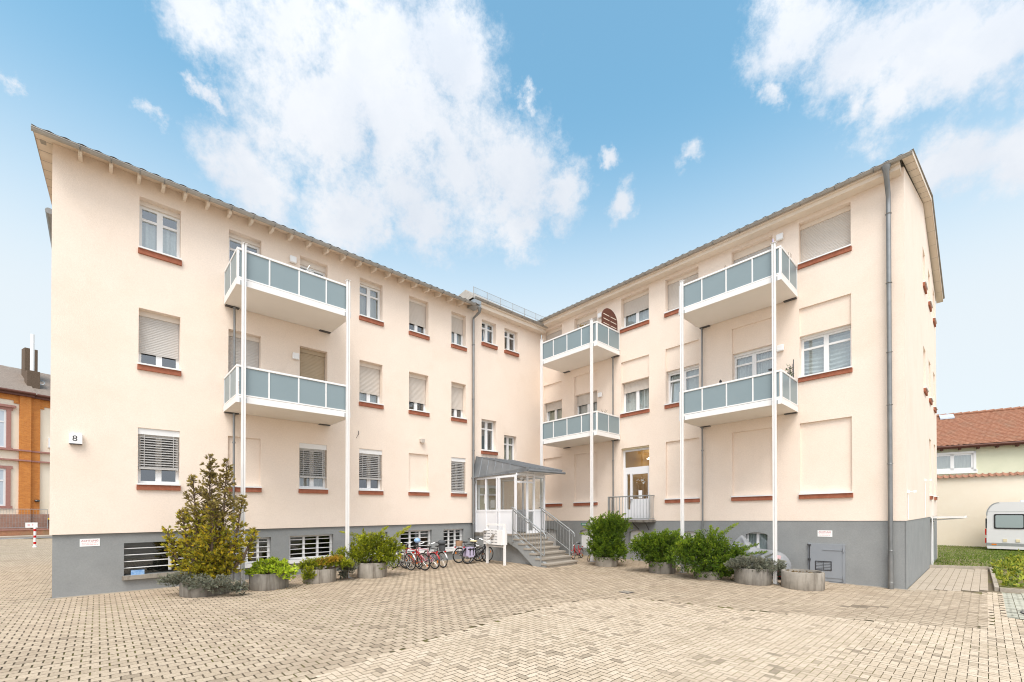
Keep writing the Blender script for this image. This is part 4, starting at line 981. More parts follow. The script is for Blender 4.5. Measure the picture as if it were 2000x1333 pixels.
def shrub(name, label, cat, c, lobes, leaf, ncl, rcl, ntf, nbl, bl, bw, arms=(), seed=1, stem='bark', group=None, up=.25, hollow=.0, plumes=0):
    r = random.Random(seed); x, y, z = c
    o = thing(name, label, cat, c, group); m = MB()
    tot = sum(l[3] * l[4] + l[4] * l[5] + l[3] * l[5] for l in lobes)
    for cx, cy, cz, rx, ry, rz in lobes:
        n = max(3, round(ncl * (rx * ry + ry * rz + rx * rz) / tot))
        for _ in range(n):
            d = rdir(r)
            if d.z < -.55: d.z *= -.6; d.normalize()
            k = r.uniform(.72, 1.04) if r.random() > hollow else r.uniform(.3, .8)
            cc = Vector((x + cx + d.x * rx * k, y + cy + d.y * ry * k, z + cz + d.z * rz * k)); rc_ = rcl * r.uniform(.65, 1.25)
            for _ in range(ntf):
                e = rdir(r); e = (e + d * .7 + Vector((0, 0, up))).normalized(); tuft(m, cc + e * rc_ * r.uniform(.5, 1), e + Vector((0, 0, up)), nbl, bl, bw, r)
    arms = list(arms)
    for _ in range(plumes):
        cx, cy, cz, rx, ry, rz = r.choice(lobes); a = r.uniform(0, 2 * pi); e = Vector((cos(a) * 1.0, sin(a) * .6, r.uniform(.35, 1.1))).normalized()
        q = Vector((cx + e.x * rx * .6, cy + e.y * ry * .6, cz + e.z * rz * .6)); arms.append((q, q + e * r.uniform(.24, .44), r.uniform(.04, .07)))
    st = MB()
    for cx, cy, cz, rx, ry, rz in lobes[:6]:
        a = Vector((x + cx * .1, y + cy * .1, z - .04)); b = Vector((x + cx, y + cy, z + cz)); st.tube([a, (a + b) / 2 + Vector((r.uniform(-.05, .05), r.uniform(-.05, .05), .03)), b], [.03, .022, .010], 6)
    for p0, p1, th in arms:                        # long pointed shoots
        p0, p1 = Vector(c) + Vector(p0), Vector(c) + Vector(p1); d = (p1 - p0); st.tube([p0, p1], [.012, .004], 5)
        k = max(8, int(d.length / .012))
        for i in range(k):
            t_ = i / k; q = p0 + d * t_; w = th * (1 - t_) ** .8 + .012
            for _ in range(3): tuft(m, q + rdir(r) * w * .6, d.normalized() + rdir(r) * .55, nbl, bl * (.55 + .6 * (1 - t_)), bw, r, .4)
    m.build('foliage', leaf, o, fix=False); st.build('stem', stem, o)
    return o
PG = 'round concrete planters in the yard'
# left row
zt = planter(-6.56, 9.49, .45, .30, 'low concrete planter under the tall bronze thuja by the left corner', sx=1.0)
o = thing('thuja', 'tall bronze-green thuja with three thin tips in the planter beside the balcony post', 'conifer', (-6.56, 9.49, zt - .05))
r = random.Random(21); m1, m2, stm = MB(), MB(), MB()
c0 = Vector((-6.5, 9.52, zt - .06))
LEAD = [((0, 0), 2.72, .55), ((.34, .05), 2.62, .50), ((-.34, -.03), 2.25, .52), ((-.62, .02), 1.55, .42), ((.72, .0), 1.85, .40), ((.25, -.25), 1.7, .5), ((-.2, .3), 1.9, .5), ((.95, .05), 1.15, .32), ((-.85, -.1), 1.15, .34)]
for (lx, ly), hh, rad in LEAD:
    base = c0 + Vector((lx * .15, ly * .15, 0)); tip = c0 + Vector((lx, ly, hh)); mid = c0 + Vector((lx * .75, ly * .75, hh * .45))
    ax = [base.lerp(mid, t_ / 4) for t_ in range(4)] + [mid.lerp(tip, t_ / 5) for t_ in range(6)]
    stm.tube(ax, [.035 * (1 - i / 10.5) + .004 for i in range(len(ax))], 6)
    nb = int(hh * 98)
    for _ in range(nb):
        t_ = r.random() ** 1.1; f = t_ * (len(ax) - 1); i = min(int(f), len(ax) - 2); p = ax[i].lerp(ax[i + 1], f - i)
        rr = rad * (1 - t_) ** .75 * r.uniform(.45, 1.1) + .05
        a = r.uniform(0, 2 * pi); d = Vector((cos(a), sin(a), r.uniform(.25, .9))).normalized(); e = p + d * rr
        stm.tube([p, e], [.006, .003], 4, cap=False)
        for k in range(int((3 + rr * 7) * (1 - .45 * t_))):           # flat fans along the outer branch
            q = p.lerp(e, r.uniform(.25, 1.0)); fd = (d + rdir(r) * .6 + Vector((0, 0, .25))).normalized(); side = fd.cross(rdir(r)).normalized()
            mm = m2 if q.z - c0.z > 1.35 + r.uniform(-.3, .3) else m1
            tn = r.random() ** 1.1
            for s_ in (-1.0, -.5, 0, .5, 1.0): blade(mm, q, fd + side * s_ * .7, .080 * r.uniform(.7, 1.2), .0115, r, tn)
m1.build('foliage', 'leaf_thuja', o, fix=False); m2.build('foliage', 'leaf_thuja_top', o, fix=False); stm.build('stem', 'bark', o)
juniper('creeping_juniper', 'grey-green creeping juniper spilling over the planter rim at the thuja foot', 'shrub', (-6.5, 9.25, zt - .02), [(-.25, -.1, .10, .30, .22, .14), (.12, -.22, .02, .28, .18, .17), (.48, -.12, -.02, .26, .2, .18), (-.62, .02, .06, .26, .18, .12), (.78, .0, -.10, .2, .15, .14)], 'leaf_blue', 60, size=.14, th=.03, up=.2, rc=.05, feather=1.7, bl=.028, fill=.30, seed=31)
zt = planter(-5.57, 10.17, .40, .375, 'stained concrete planter with the lime-green shrub, right of the thuja')
o = thing('lime_shrub', 'bright lime-green broad-leaved shrub overflowing the second planter from the left corner', 'shrub', (-5.5, 10.17, zt - .05))
r = random.Random(41); m, stm = MB(), MB()
for _ in range(230):
    d = rdir(r); d.z = abs(d.z) * .9 + .05; c = Vector((-5.46, 10.14, zt - .03)) + Vector((d.x * .52, d.y * .40, d.z * .34)) * r.uniform(.55, 1.05)
    if d.x > .5: c.z -= .14 * r.random()
    stm.tube([Vector((-5.5, 10.17, zt - .05)), c], [.007, .003], 4, cap=False)
    for k in range(11): blade(m, c + rdir(r) * .03, d + rdir(r) * 1.0 + Vector((0, 0, .3)), r.uniform(.05, .09), .017, r)
m.build('foliage', 'leaf_lime', o, fix=False); stm.build('stem', 'twig', o)
zt = planter(-4.81, 11.1, .385, .34, 'pale concrete planter with the drooping bronze-tipped juniper', 'concrete_pale')
o = juniper('spreading_juniper', 'low bronze and yellow-green juniper hanging over the third planter', 'shrub', (-4.78, 11.05, zt - .02), [(-.22, -.1, .10, .25, .22, .17), (.10, 0, .14, .28, .22, .15), (.42, .05, .18, .25, .2, .12), (-.12, -.36, -.12, .15, .10, .24), (.62, .1, .12, .18, .15, .10)], 'leaf_juniper_yellow', 114, size=.15, th=.035, up=.2, rc=.06, feather=1.2, bl=.03, fill=.4, seed=51)
shrub('bronze_juniper', 'orange-bronze juniper sprig on top of the third planter', 'shrub', (-4.55, 11.0, zt + .05), [(0, 0, .12, .26, .16, .07), (.22, .02, .17, .18, .14, .07)], 'leaf_bronze', 40, .05, 9, 6, .05, .009, seed=52)
juniper('blue_juniper', 'small grey-blue juniper growing from the paving between two planters', 'shrub', (-4.25, 11.45, gz(-4.2, 11.4)), [(0, 0, .30, .22, .16, .22), (-.08, -.05, .12, .10, .1, .12)], 'leaf_blue', 46, size=.14, th=.03, up=.2, rc=.05, feather=1.7, bl=.028, fill=.3, seed=53)
zt = planter(-3.74, 11.87, .375, .40, 'fluted pale planter carrying the big spiky juniper near the parked bicycles', 'concrete_pale')
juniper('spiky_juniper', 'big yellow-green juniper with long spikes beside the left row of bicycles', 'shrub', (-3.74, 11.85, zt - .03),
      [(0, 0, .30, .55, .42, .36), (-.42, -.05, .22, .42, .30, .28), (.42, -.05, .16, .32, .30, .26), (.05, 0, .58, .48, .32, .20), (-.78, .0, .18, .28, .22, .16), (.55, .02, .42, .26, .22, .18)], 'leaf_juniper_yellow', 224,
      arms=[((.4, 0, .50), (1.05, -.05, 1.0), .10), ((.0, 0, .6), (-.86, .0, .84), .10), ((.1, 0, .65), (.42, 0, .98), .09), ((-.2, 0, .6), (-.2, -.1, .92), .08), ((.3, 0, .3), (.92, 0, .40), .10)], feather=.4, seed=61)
# right row
zt = planter(3.02, 14.18, .36, .30, 'low planter under the upright juniper beside the entrance steps', 'concrete_pale')
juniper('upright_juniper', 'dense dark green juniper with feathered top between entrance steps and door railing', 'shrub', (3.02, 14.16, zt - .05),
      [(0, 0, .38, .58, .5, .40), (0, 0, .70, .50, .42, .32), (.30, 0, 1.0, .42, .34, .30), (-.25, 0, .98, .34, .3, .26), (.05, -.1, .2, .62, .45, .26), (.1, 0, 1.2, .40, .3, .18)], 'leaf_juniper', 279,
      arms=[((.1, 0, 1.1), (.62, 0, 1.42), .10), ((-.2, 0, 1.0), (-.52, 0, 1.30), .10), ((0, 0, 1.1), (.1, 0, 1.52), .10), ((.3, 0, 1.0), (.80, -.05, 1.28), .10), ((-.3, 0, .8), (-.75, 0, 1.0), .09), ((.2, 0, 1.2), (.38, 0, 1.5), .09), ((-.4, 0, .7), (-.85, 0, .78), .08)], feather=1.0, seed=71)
zt = planter(4.34, 12.83, .37, .34, 'mossy planter half hidden under the left of two merged junipers')
juniper('wide_juniper', 'wide green juniper right of the arched panel, left half of the merged pair', 'shrub', (4.30, 12.80, zt - .06),
      [(-.1, 0, .42, .58, .45, .40), (-.48, -.05, .44, .40, .32, .34), (.30, -.05, .48, .54, .42, .42), (0, 0, .66, .5, .38, .22), (-.1, -.12, .14, .44, .36, .24), (-.55, 0, .5, .28, .25, .2)], 'leaf_juniper', 237,
      arms=[((0, 0, .7), (.2, 0, 1.0), .10), ((-.3, 0, .6), (-.55, 0, .92), .10), ((-.3, 0, .4), (-.92, 0, .48), .10), ((.3, 0, .6), (.55, 0, .98), .1), ((-.4, 0, .5), (-.85, 0, .66), .09)], feather=.8, seed=81)
zt = planter(5.22, 11.86, .33, .22, 'sunken planter nearly buried by the largest juniper', 'concrete_pale')
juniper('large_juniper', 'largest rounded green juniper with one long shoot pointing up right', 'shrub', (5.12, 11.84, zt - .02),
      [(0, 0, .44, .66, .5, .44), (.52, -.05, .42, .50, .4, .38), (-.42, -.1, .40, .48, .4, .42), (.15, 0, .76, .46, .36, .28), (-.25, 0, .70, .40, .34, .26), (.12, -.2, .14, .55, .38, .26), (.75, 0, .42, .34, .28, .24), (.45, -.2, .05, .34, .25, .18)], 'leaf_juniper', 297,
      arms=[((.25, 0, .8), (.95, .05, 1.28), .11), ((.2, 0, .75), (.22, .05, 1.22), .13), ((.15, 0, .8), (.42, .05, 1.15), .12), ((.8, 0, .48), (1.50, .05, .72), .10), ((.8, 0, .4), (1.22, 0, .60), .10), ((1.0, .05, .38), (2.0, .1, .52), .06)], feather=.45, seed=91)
zt = planter(6.06, 11.16, .415, .40, 'streaked concrete planter with the blue-green juniper in front of the covered motorcycle')
juniper('low_blue_juniper', 'low blue-green juniper drooping over the planter beside the right balcony post', 'shrub', (6.06, 11.14, zt - .03),
      [(-.1, 0, .16, .40, .34, .16), (.30, -.05, .10, .30, .26, .15), (-.45, -.05, .10, .26, .24, .15), (.58, 0, .06, .22, .2, .16), (.1, -.25, .02, .35, .18, .12), (.66, -.1, -.1, .12, .1, .12)], 'leaf_blue', 110, size=.15, th=.032, up=.2, rc=.05, feather=1.7, bl=.028, fill=.35,
      arms=[((.2, 0, .2), (.55, 0, .38), .05), ((.4, 0, .15), (.82, 0, .18), .06)], seed=101)
zt = planter(6.92, 10.56, .44, .41, 'empty weathered concrete planter in front of the grey cellar hatch', 'concrete_pale', full=False)
r = random.Random(9); m = MB()
for _ in range(60): c = Vector((6.92 + r.uniform(-.3, .3), 10.6 + r.uniform(-.25, .28), zt - .07 + r.uniform(0, .03))); blade(m, c, rdir(r), .06, .014, r)
for _ in range(24): c = Vector((6.66 + r.uniform(-.07, .07), 10.42 + r.uniform(-.1, .1), zt - .02 + r.uniform(0, .03))); blade(m, c, rdir(r), .05, .012, r)
tag(m.build('dry_leaves', 'leaf_dry', fix=False), 'dead brown leaves lying on the soil of the empty planter', 'leaves', kind='stuff')
r = random.Random(19); m = MB()
for cx, cy, n, sx, sy in ((-5.2, 10.1, 40, .5, .25), (6.6, 11.05, 50, .4, .25), (-6.3, 10.7, 40, .6, .3)):
    for _ in range(n): x, y = cx + r.gauss(0, sx * .5), cy + r.gauss(0, sy * .5); d = rdir(r); d.z *= .2; blade(m, Vector((x, y, gz(x, y) + .012)), d, .045, .011, r)
tag(m.build('fallen_leaves', 'leaf_dry', fix=False), 'fallen leaves scattered on the pavers around the planters', 'leaves', kind='stuff')
# ------------------------------------------------------------------ bicycles
def bicycle(label, x, y, head, frame='paint_black', k=.80, lean=.0, basket=None, rack=True, guard='steel_dark', step=False, rim='chrome', refl='reflector_orange', bars='chrome', R=.335, group='bicycles parked against the wall', chain='steel_dark'):
    o = thing('bicycle', label, 'bicycle', (x, y, gz(x, y)), group, local=True, scale=k)
    o.rotation_euler = (0, 0, 0); o.matrix_basis = Matrix.Translation(Vector((x, y, gz(x, y))) * S) @ Matrix.Rotation(head, 4, 'Z') @ Matrix.Rotation(lean, 4, 'X')
    V = lambda a, b, c=0: Vector((a, c, b))
    rear, front = V(0, R), V(1.06, R); bb = V(.46, R - .05); seat = V(.30, R + .42); hd = V(.86, R + .46); hb = V(.91, R + .30)
    m = MB()
    m.tube([bb, seat + V(-.02, .06)], .017); m.tube([bb, hb], .019)
    m.tube([V(.38, R + .16), hb + V(-.01, .06)] if step else [seat, hd], .017)
    for s_ in (-.05, .05): m.tube([rear + V(0, 0, s_), bb], .010, 6); m.tube([rear + V(0, 0, s_), seat + V(.02, -.05)], .009, 6)
    m.tube([hb, hd + V(-.01, .04)], .022); m.build('frame', frame, o)
    m = MB()
    for s_ in (-.05, .05): m.tube([front + V(0, 0, s_), V(.965, R + .22, s_), V(.925, R + .32, s_ * .5)], .011, 6)
    m.build('fork', frame, o)
    m = MB(); st = hd + V(-.03, .14); m.tube([hd, st], .013); m.tube([st + V(-.17, .05, .28), st + V(-.06, .06, .24), st + V(.03, .02, .10), st + V(.03, .0, 0), st + V(.03, .02, -.10), st + V(-.06, .06, -.24), st + V(-.17, .05, -.28)], .012, 7); hbar = m.build('handlebar', bars, o)
    m = MB()
    for s_ in (-.28, .28): m.tube([st + V(-.17, .05, s_), st + V(-.06, .058, s_ * .88)], .018, 7)
    m.build('grip', 'rubber', hbar)
    m = MB(); sp = seat + V(-.03, .12); m.ball(sp + V(-.06, .02), .12, .085, .032); m.ball(sp + V(.08, .015), .11, .035, .026); m.build('saddle', 'black_plastic', o, smooth=True)
    m = MB(); m.tube([seat, sp], .012); m.build('seat_post', 'chrome', o)
    for c in (rear, front):
        m = MB(); m.torus(c, (0, 1, 0), R - .022, .021, 36, 7); w = m.build('wheel', 'rubber', o, smooth=True)
        m = MB(); m.torus(c, (0, 1, 0), R - .050, .011, 36, 5); m.tube([c + V(0, 0, -.05), c + V(0, 0, .05)], .022, 8); m.build('rim', rim, w)
        m = MB()
        for q in range(18):
            a = 2 * pi * q / 18; s_ = .028 if q % 2 else -.028; m.tube([c + V(.02 * cos(a + 1), .02 * sin(a + 1), s_), c + V((R - .055) * cos(a), (R - .055) * sin(a))], .0022, 3, cap=False)
        m.build('spoke', rim, w)
        m = MB(); a = rnd.uniform(0, 6); m.box(lambda u, v, ww: c + V(u, v, ww), *sorted((.62 * R * cos(a) - .02, .62 * R * cos(a) + .02)), *sorted((.62 * R * sin(a) - .045, .62 * R * sin(a) + .045)), -.012, .012); m.build('reflector', refl, w)
    if guard:
        for c, a0, a1 in ((rear, .15, 2.9), (front, .9, 2.9)):
            m = MB(); n = 14; P = []
            for i in range(n + 1):
                a = a0 + (a1 - a0) * i / n
                for s_, e in ((-.032, .012), (0, .028), (.032, .012)): P.append(c + V((R + e) * cos(a), (R + e) * sin(a), s_))
            m.add(P, [(i * 3 + j, i * 3 + j + 1, i * 3 + j + 4, i * 3 + j + 3) for i in range(n) for j in range(2)]); m.build('mudguard', guard, o, fix=False)
    m = MB(); m.tube([bb + V(0, 0, -.07), bb + V(0, 0, .07)], .03, 10)
    for s_, d in ((.075, 1), (-.075, -1)): m.tube([bb + V(0, 0, s_), bb + V(.08 * d, -.14 * d, s_)], .010, 6); m.bx(*sorted((bb.x + .08 * d - .045, bb.x + .08 * d + .045)), *sorted((s_, s_ * 2.2)), bb.z - .14 * d - .012, bb.z - .14 * d + .012)
    m.torus(bb + V(0, 0, .05), (0, 1, 0), .085, .008, 20, 4); m.build('crank', chain, o)
    if rack:
        m = MB(); zz = R + .39
        for s_ in (-.055, .055): m.tube([V(.22, zz, s_), V(-.20, zz, s_)], .006, 5); m.tube([V(-.12, zz, s_), rear + V(0, 0, s_)], .006, 5)
        for q in (.18, .02, -.14, -.2): m.tube([V(q, zz, -.055), V(q, zz, .055)], .006, 5)
        m.build('rack', 'steel_dark', o); m = MB(); m.box(lambda u, v, w: V(u, v, w), -.235, -.205, zz - .05, zz - .005, -.04, .04); m.build('rear_light', 'reflector_red', o)
    m = MB(); m.ball(hd + V(.10, .03), .05, .045, .045, 10, 7); m.build('headlight', 'chrome', o, smooth=True)
    if basket:
        m = MB(); c = hd + V(.16, .0) if basket[0] == 'front' else V(-.02, R + .40); n = 22; P = []
        for zz, e in ((0, .80), (.12, .92), (.22, 1.0)):
            for q in range(n):
                a = 2 * pi * q / n; P.append(c + V(.17 * e * cos(a), zz, .14 * e * sin(a)))
        m.add(P, [(i * n + q, i * n + (q + 1) % n, (i + 1) * n + (q + 1) % n, (i + 1) * n + q) for i in range(2) for q in range(n)] + [tuple(range(n))]); m.build('basket', basket[1], o, fix=False)
    return o
def on_bike(o, a, b, c): return o.matrix_basis @ Vector((a * .8 * S, c * .8 * S, b * .8 * S)) / S
HN = atan2(-NM.y, -NM.x); HU = atan2(E1.y, E1.x)
bicycle('silver bicycle with front wheel to the wall, leftmost of the left row', -2.98, 13.08, HN + .12, 'paint_silver', .78, lean=-.10, rack=True, guard='paint_silver', rim='paint_silver')
bicycle('red and white bicycle with orange reflectors, nearest of the left row', -2.56, 13.02, HN + .20, 'paint_red', .80, lean=-.16, guard=None, rack=False)
b3 = bicycle('pink bicycle carrying a blue helmet, between the red one and the dark one', -2.32, 13.32, HN + .14, 'paint_pink', .76, lean=-.13, guard='paint_red', rim='chrome')
b4 = bicycle('dark bicycle with the covered basket, rightmost of the left row', -2.12, 13.62, HN + .05, 'steel_dark', .74, lean=-.08, basket=('rear', 'dark_basket'), guard='paint_silver')
bicycle('low orange bicycle half hidden behind the silver one', -2.80, 13.40, HN + .16, 'reflector_orange', .62, lean=-.12, guard=None, rack=False, R=.27)
p = on_bike(b3, .86, 1.06, 0); m = MB(); m.ball(p, .10, .09, .08, 16, 10); h = m.build('bicycle_helmet', 'helmet_blue', smooth=True); tag(h, 'blue and white helmet hanging on the pink bicycle', 'helmet')
p = on_bike(b4, -.02, .98, 0); m = MB(); m.ball(p, .13, .11, .09, 14, 9); h = m.build('rain_cover', 'dark_basket', smooth=True); tag(h, 'dark grey cloth bundle in the basket of the dark bicycle', 'cloth bundle')
b6 = bicycle('black city bicycle with lilac panniers, right in front of the mailbox', -1.46, 14.62, HU + .02, 'paint_black', .80, lean=.06, step=True, guard='paint_black', group='bicycles parked beside the mailbox')
b7 = bicycle('black bicycle with red tail light and wicker basket behind the lilac panniers', -1.78, 14.84, HU, 'paint_black', .78, lean=.05, guard='paint_silver', basket=('rear', 'wicker'), group='bicycles parked beside the mailbox')
bicycle('small dark child bicycle squeezed between the two bigger black ones', -1.50, 14.78, HU + .03, 'steel_dark', .62, lean=.05, guard=None, rack=False, R=.27, group='bicycles parked beside the mailbox')
o = thing('pannier', 'lilac double pannier with dark buckles slung over the rack of the black city bicycle', 'bag', on_bike(b6, -.02, .40, 0))
c = on_bike(b6, .02, .62, 0); F = Frame(c, Vector((E1.x, E1.y, 0)), Vector((NM.x, NM.y, 0)))
m = MB()
for w in (-.10, .10): m.prism(F, [(-.13, .04), (-.15, -.22), (-.08, -.27), (.09, -.26), (.14, -.2), (.13, .04)], w - .05, w + .05)
m.box(F, -.12, .12, .03, .065, -.14, .14); m.build('bag_body', 'lilac', o)
m = MB()
for u in (-.06, .07): m.box(F, u - .014, u + .014, -.2, .05, .15, .157); m.box(F, u - .022, u + .022, -.06, -.02, .157, .165)
m.box(F, -.14, .14, -.02, .02, .151, .155); m.build('strap', 'black_plastic', o)
p = on_bike(b6, .26, .93, 0); m = MB(); m.ball(p, .13, .08, .035); tag(m.build('saddle_cover', 'cream_fabric', smooth=True), 'cream cloth cover on the saddle of the black city bicycle', 'saddle cover')
bicycle('red child bicycle standing beyond the entrance steps', 2.56, 16.35, HU + pi + .25, 'paint_red', .66, lean=.05, step=True, guard='paint_red', R=.26, group='children\'s bicycles by the entrance steps')
bicycle('yellow toddler bicycle peeping out behind the upright juniper', 2.62, 15.2, HU + .3, 'paint_yellow', .42, lean=.1, guard=None, rack=False, R=.26, group='children\'s bicycles by the entrance steps')
# ------------------------------------------------------------------ mailbox stand
o = thing('mailbox_stand', 'white bank of letterboxes on two posts in front of the entrance porch', 'mailbox', FM(4.32, .29, 1.98))
for w in (1.56, 2.42):
    p = FM(4.32, 0, w); f = gz(p.x, p.y) - p.z; m = MB(); m.box(FM, 4.29, 4.355, f, 1.66 if w > 2 else 1.62, w - .03, w + .035); m.build('post', 'white_paint', o)
m = MB(); m.box(FM, 4.27, 4.36, 1.60, 1.66, 1.59, 2.39); m.box(FM, 4.28, 4.36, .90, .93, 1.59, 2.39); m.build('cross_bar', 'white_paint', o)
m = MB(); m.box(FM, 4.22, 4.46, .98, 1.46, 1.53, 2.43); bxs = m.build('letterbox_case', 'white_paint', o)
m = MB(); m2 = MB(); m3 = MB()
for i in range(4):
    for j in range(5):
        w = 1.54 + i * .18; v = .985 + j * .094; m.box(FM, 4.46, 4.468, v + .004, v + .09, w, w + .172); m2.box(FM, 4.468, 4.472, v + .060, v + .076, w + .02, w + .152); m3.box(FM, 4.468, 4.471, v + .028, v + .044, w + .05, w + .12)
m.build('letterbox_flap', 'white_paint', bxs); m2.build('slot', 'steel_dark', bxs); m3.build('name_plate', 'sign_white', bxs)
for i, (w, v, a, t_) in enumerate(((1.62, 1.40, .03, 'upper left'), (2.02, 1.24, .09, 'middle right'), (1.86, 1.05, -.04, 'bottom row'))):
    m = MB(); m.add([FM(4.46 + q, v + a * s_ - .10 * q + e, w + .10 * s_) for q in (0, .12) for s_ in (-1, 1) for e in (0, .016)], [(0, 1, 3, 2), (4, 6, 7, 5), (0, 4, 5, 1), (2, 3, 7, 6), (0, 2, 6, 4), (1, 5, 7, 3)])
    tag(m.build('newspaper', 'paper'), 'folded newspaper sticking out of a letterbox slot, %s' % t_, 'newspaper', 'newspapers in the letterboxes')
# ------------------------------------------------------------------ signs and wall fittings
o = thing('house_number_light', 'white illuminated house number box reading 8 near the left corner', 'house number', FM(14.17, 3.52, 0))
m = MB(); m.box(FM, 14.07, 14.27, 3.53, 3.73, 0, .09); m.build('lamp_box', 'sign_white', o); m = MB(); m.box(FM, 14.08, 14.26, 3.515, 3.53, 0, .08); m.build('base', 'steel_dark', o)
lettering(FM, '8', .165, 14.18, 3.63, .0925, 'ink', o, 'numeral')
def warning(F, u0, u1, v0, v1, w, label):
    o = thing('warning_sign', label, 'sign', F((u0 + u1) / 2, v0, w), 'white ACHTUNG signs on the grey plinth')
    m = MB(); m.box(F, u0, u1, v0, v1, w, w + .006); m.build('plate', 'sign_white', o)
    lettering(F, 'ACHTUNG', .056 * (u1 - u0) / .32, (u0 + u1) / 2, v1 - .045, w + .0075, 'sign_red', o)
    r = random.Random(4); m = MB()                # two lines too small to read
    for v in (v1 - .09, v1 - .125):
        u = u1 - .03
        while u > u0 + .05:
            l = r.uniform(.02, .06); l = min(l, u - u0 - .03); m.box(F, u - l, u, v - .006, v + .006, w + .006, w + .0075); u -= l + .010
    m.build('small_print', 'sign_pink', o)
warning(FM, 13.79, 14.10, 1.385, 1.545, -.05, 'white ACHTUNG sign with red lettering near the left corner of the plinth')
warning(FR, 1.43, 1.75, 1.235, 1.40, -.012, 'white ACHTUNG sign with red lettering above the grey cellar hatch')
o = thing('direction_sign', 'small green sign with white lettering over the arched panel by the steps', 'sign', FR(9.42, 1.46, -.012))
m = MB(); m.box(FR, 9.28, 9.56, 1.47, 1.56, -.012, -.004); m.build('plate', 'sign_green', o)
m = MB(); r = random.Random(2); u = 9.52
while u > 9.34: l = r.uniform(.02, .035); m.box(FR, u - l, u, 1.497, 1.532, -.004, -.002); u -= l + .012
m.build('lettering', 'sign_white', o)
def wall_box(F, u, v, label, s_=.085):
    o = thing('wall_lamp', label, 'wall lamp', F(u, v - s_, 0), 'square wall lamps above the balconies')
    m = MB(); m.box(F, u - s_, u + s_, v - s_, v + s_, .02, .10); b = m.build('lamp_housing', 'sign_white', o)
    md = b.modifiers.new('bevel', 'BEVEL'); md.width = .022; md.segments = 2
    m = MB(); m.box(F, u - s_ * .8, u + s_ * .8, v - s_ * .8, v + s_ * .8, 0, .02); m.build('wall_plate', 'shutter', o)
wall_box(FM, 9.97, 8.98, 'square white wall lamp by the top balcony of the left wing'); wall_box(FM, 9.89, 6.35, 'square grey-white wall lamp above the lower balcony of the left wing')
wall_box(FR, 2.58, 9.50, 'square white wall lamp at the top near balcony of the right wing'); wall_box(FR, 2.58, 6.42, 'square white wall lamp at the lower near balcony of the right wing')
wall_box(FR, 8.61, 9.38, 'square white wall lamp beside the arched brown board'); wall_box(FR, 8.61, 6.38, 'square white wall lamp at the lower balcony in the inner corner')
o = thing('vent_cowl', 'small beige ribbed vent cowl above the second blind window of the left wing', 'vent', FM(5.9, 4.36, 0))
m = MB(); m.prism(FM, [(5.83, 4.40), (5.97, 4.40), (5.98, 4.50), (5.82, 4.50)], 0, .10)
for k in range(4): m.box(FM, 5.83 + k * .037, 5.853 + k * .037, 4.38, 4.51, .10, .115)
m.build('cowl', 'shutter', o); m = MB(); m.tube([FM(5.9, 4.36, .06), FM(5.9, 4.40, .06)], .035, 10); m.build('outlet', 'box_cream', o)
m = MB(); m.tube([FM(8.09, 4.52, .02), FM(8.10, 4.42, .05), FM(8.12, 4.38, .02), FM(8.15, 4.33, .03), FM(8.16, 4.30, .01)], [.010, .010, .006, .006, .004], 6); tag(m.build('cable_end', 'steel_dark'), 'short loose dark cable end hanging from the wall between lower balcony and ground floor windows', 'cable')
for u, v, lab in ((.28, 2.34, 'white floodlight with cable on the gable nearest the downpipe'), (4.7, 2.80, 'white floodlight with cable on the gable above the canopy')):
    o = thing('floodlight', lab, 'floodlight', FG(u, v, 0), 'floodlights on the right gable')
    m = MB(); m.box(FG, u - .03, u + .03, v - .04, v + .04, 0, .04); m.tube([FG(u, v, .04), FG(u, v - .01, .12)], .010, 6); m.box(FG, u - .05, u + .05, v - .03, v + .03, .11, .16); m.build('lamp_head', 'sign_white', o); m = MB(); m.tube([FG(u, v - .05, .012), FG(u, 1.68, .012)], .010, 5); m.build('cable', 'sign_white', o)
# ------------------------------------------------------------------ things on the balconies
o = thing('arched_board', 'brown wooden arched board with three pairs of pale slits on the top inner balcony', 'wooden board', FR(7.86, 7.8, .5))
FB2 = Frame(FR(7.83, 0, 0), NR, Vector((UR.x, UR.y, 0)) * -1)
pts = [(.06, 7.80), (1.0, 7.80), (1.0, 8.80)] + [(.53 + .47 * cos(a), 8.80 + .40 * sin(a)) for a in [pi * k / 12 for k in range(1, 12)]] + [(.06, 8.80)]
m = MB(); m.prism(FB2, pts, -.03, 0); m.build('board', 'wood_brown', o)
m = MB()
for v in (8.60, 8.76, 8.92):
    for a, b in ((.14, .49), (.57, .92)): m = MB(); m.box(FB2, a, b, v - .012, v + .012, 0, .006); m.build('slit', 'cornice', o)
def sprig(name, label, cat, F, u, v, w, h, n, leaf, seed, fan=.5, pot='sandstone_red', bl=.06):
    r = random.Random(seed); o = thing(name, label, cat, F(u, v, w)); m, st = MB(), MB(); c = F(u, v, w)
    for _ in range(n):
        d = Vector((r.uniform(-fan, fan), r.uniform(-fan, fan), 1)); e = c + d * h * r.uniform(.6, 1); q = c.lerp(e, .5) + rdir(r) * .03; st.tube([c, q, e], [.006, .005, .003], 4)
        if leaf:
            for _ in range(9): blade(m, c.lerp(e, r.uniform(.4, 1)), d + rdir(r) * .8, bl, .012, r)
    st.build('twigs', 'twig', o)
    if leaf: m.build('foliage', leaf, o, fix=False)
    if pot: p = MB(); p.lathe((c.x, c.y, c.z - .16), [(.07, 0), (.10, .16)], 16); p.build('pot', pot, o)
    return o
sprig('potted_plant', 'yellowing potted plant on the top balcony rail beside the inner corner post', 'plant', FR, 8.5, 8.40, 1.2, .28, 14, 'leaf_brass', 1, .5)
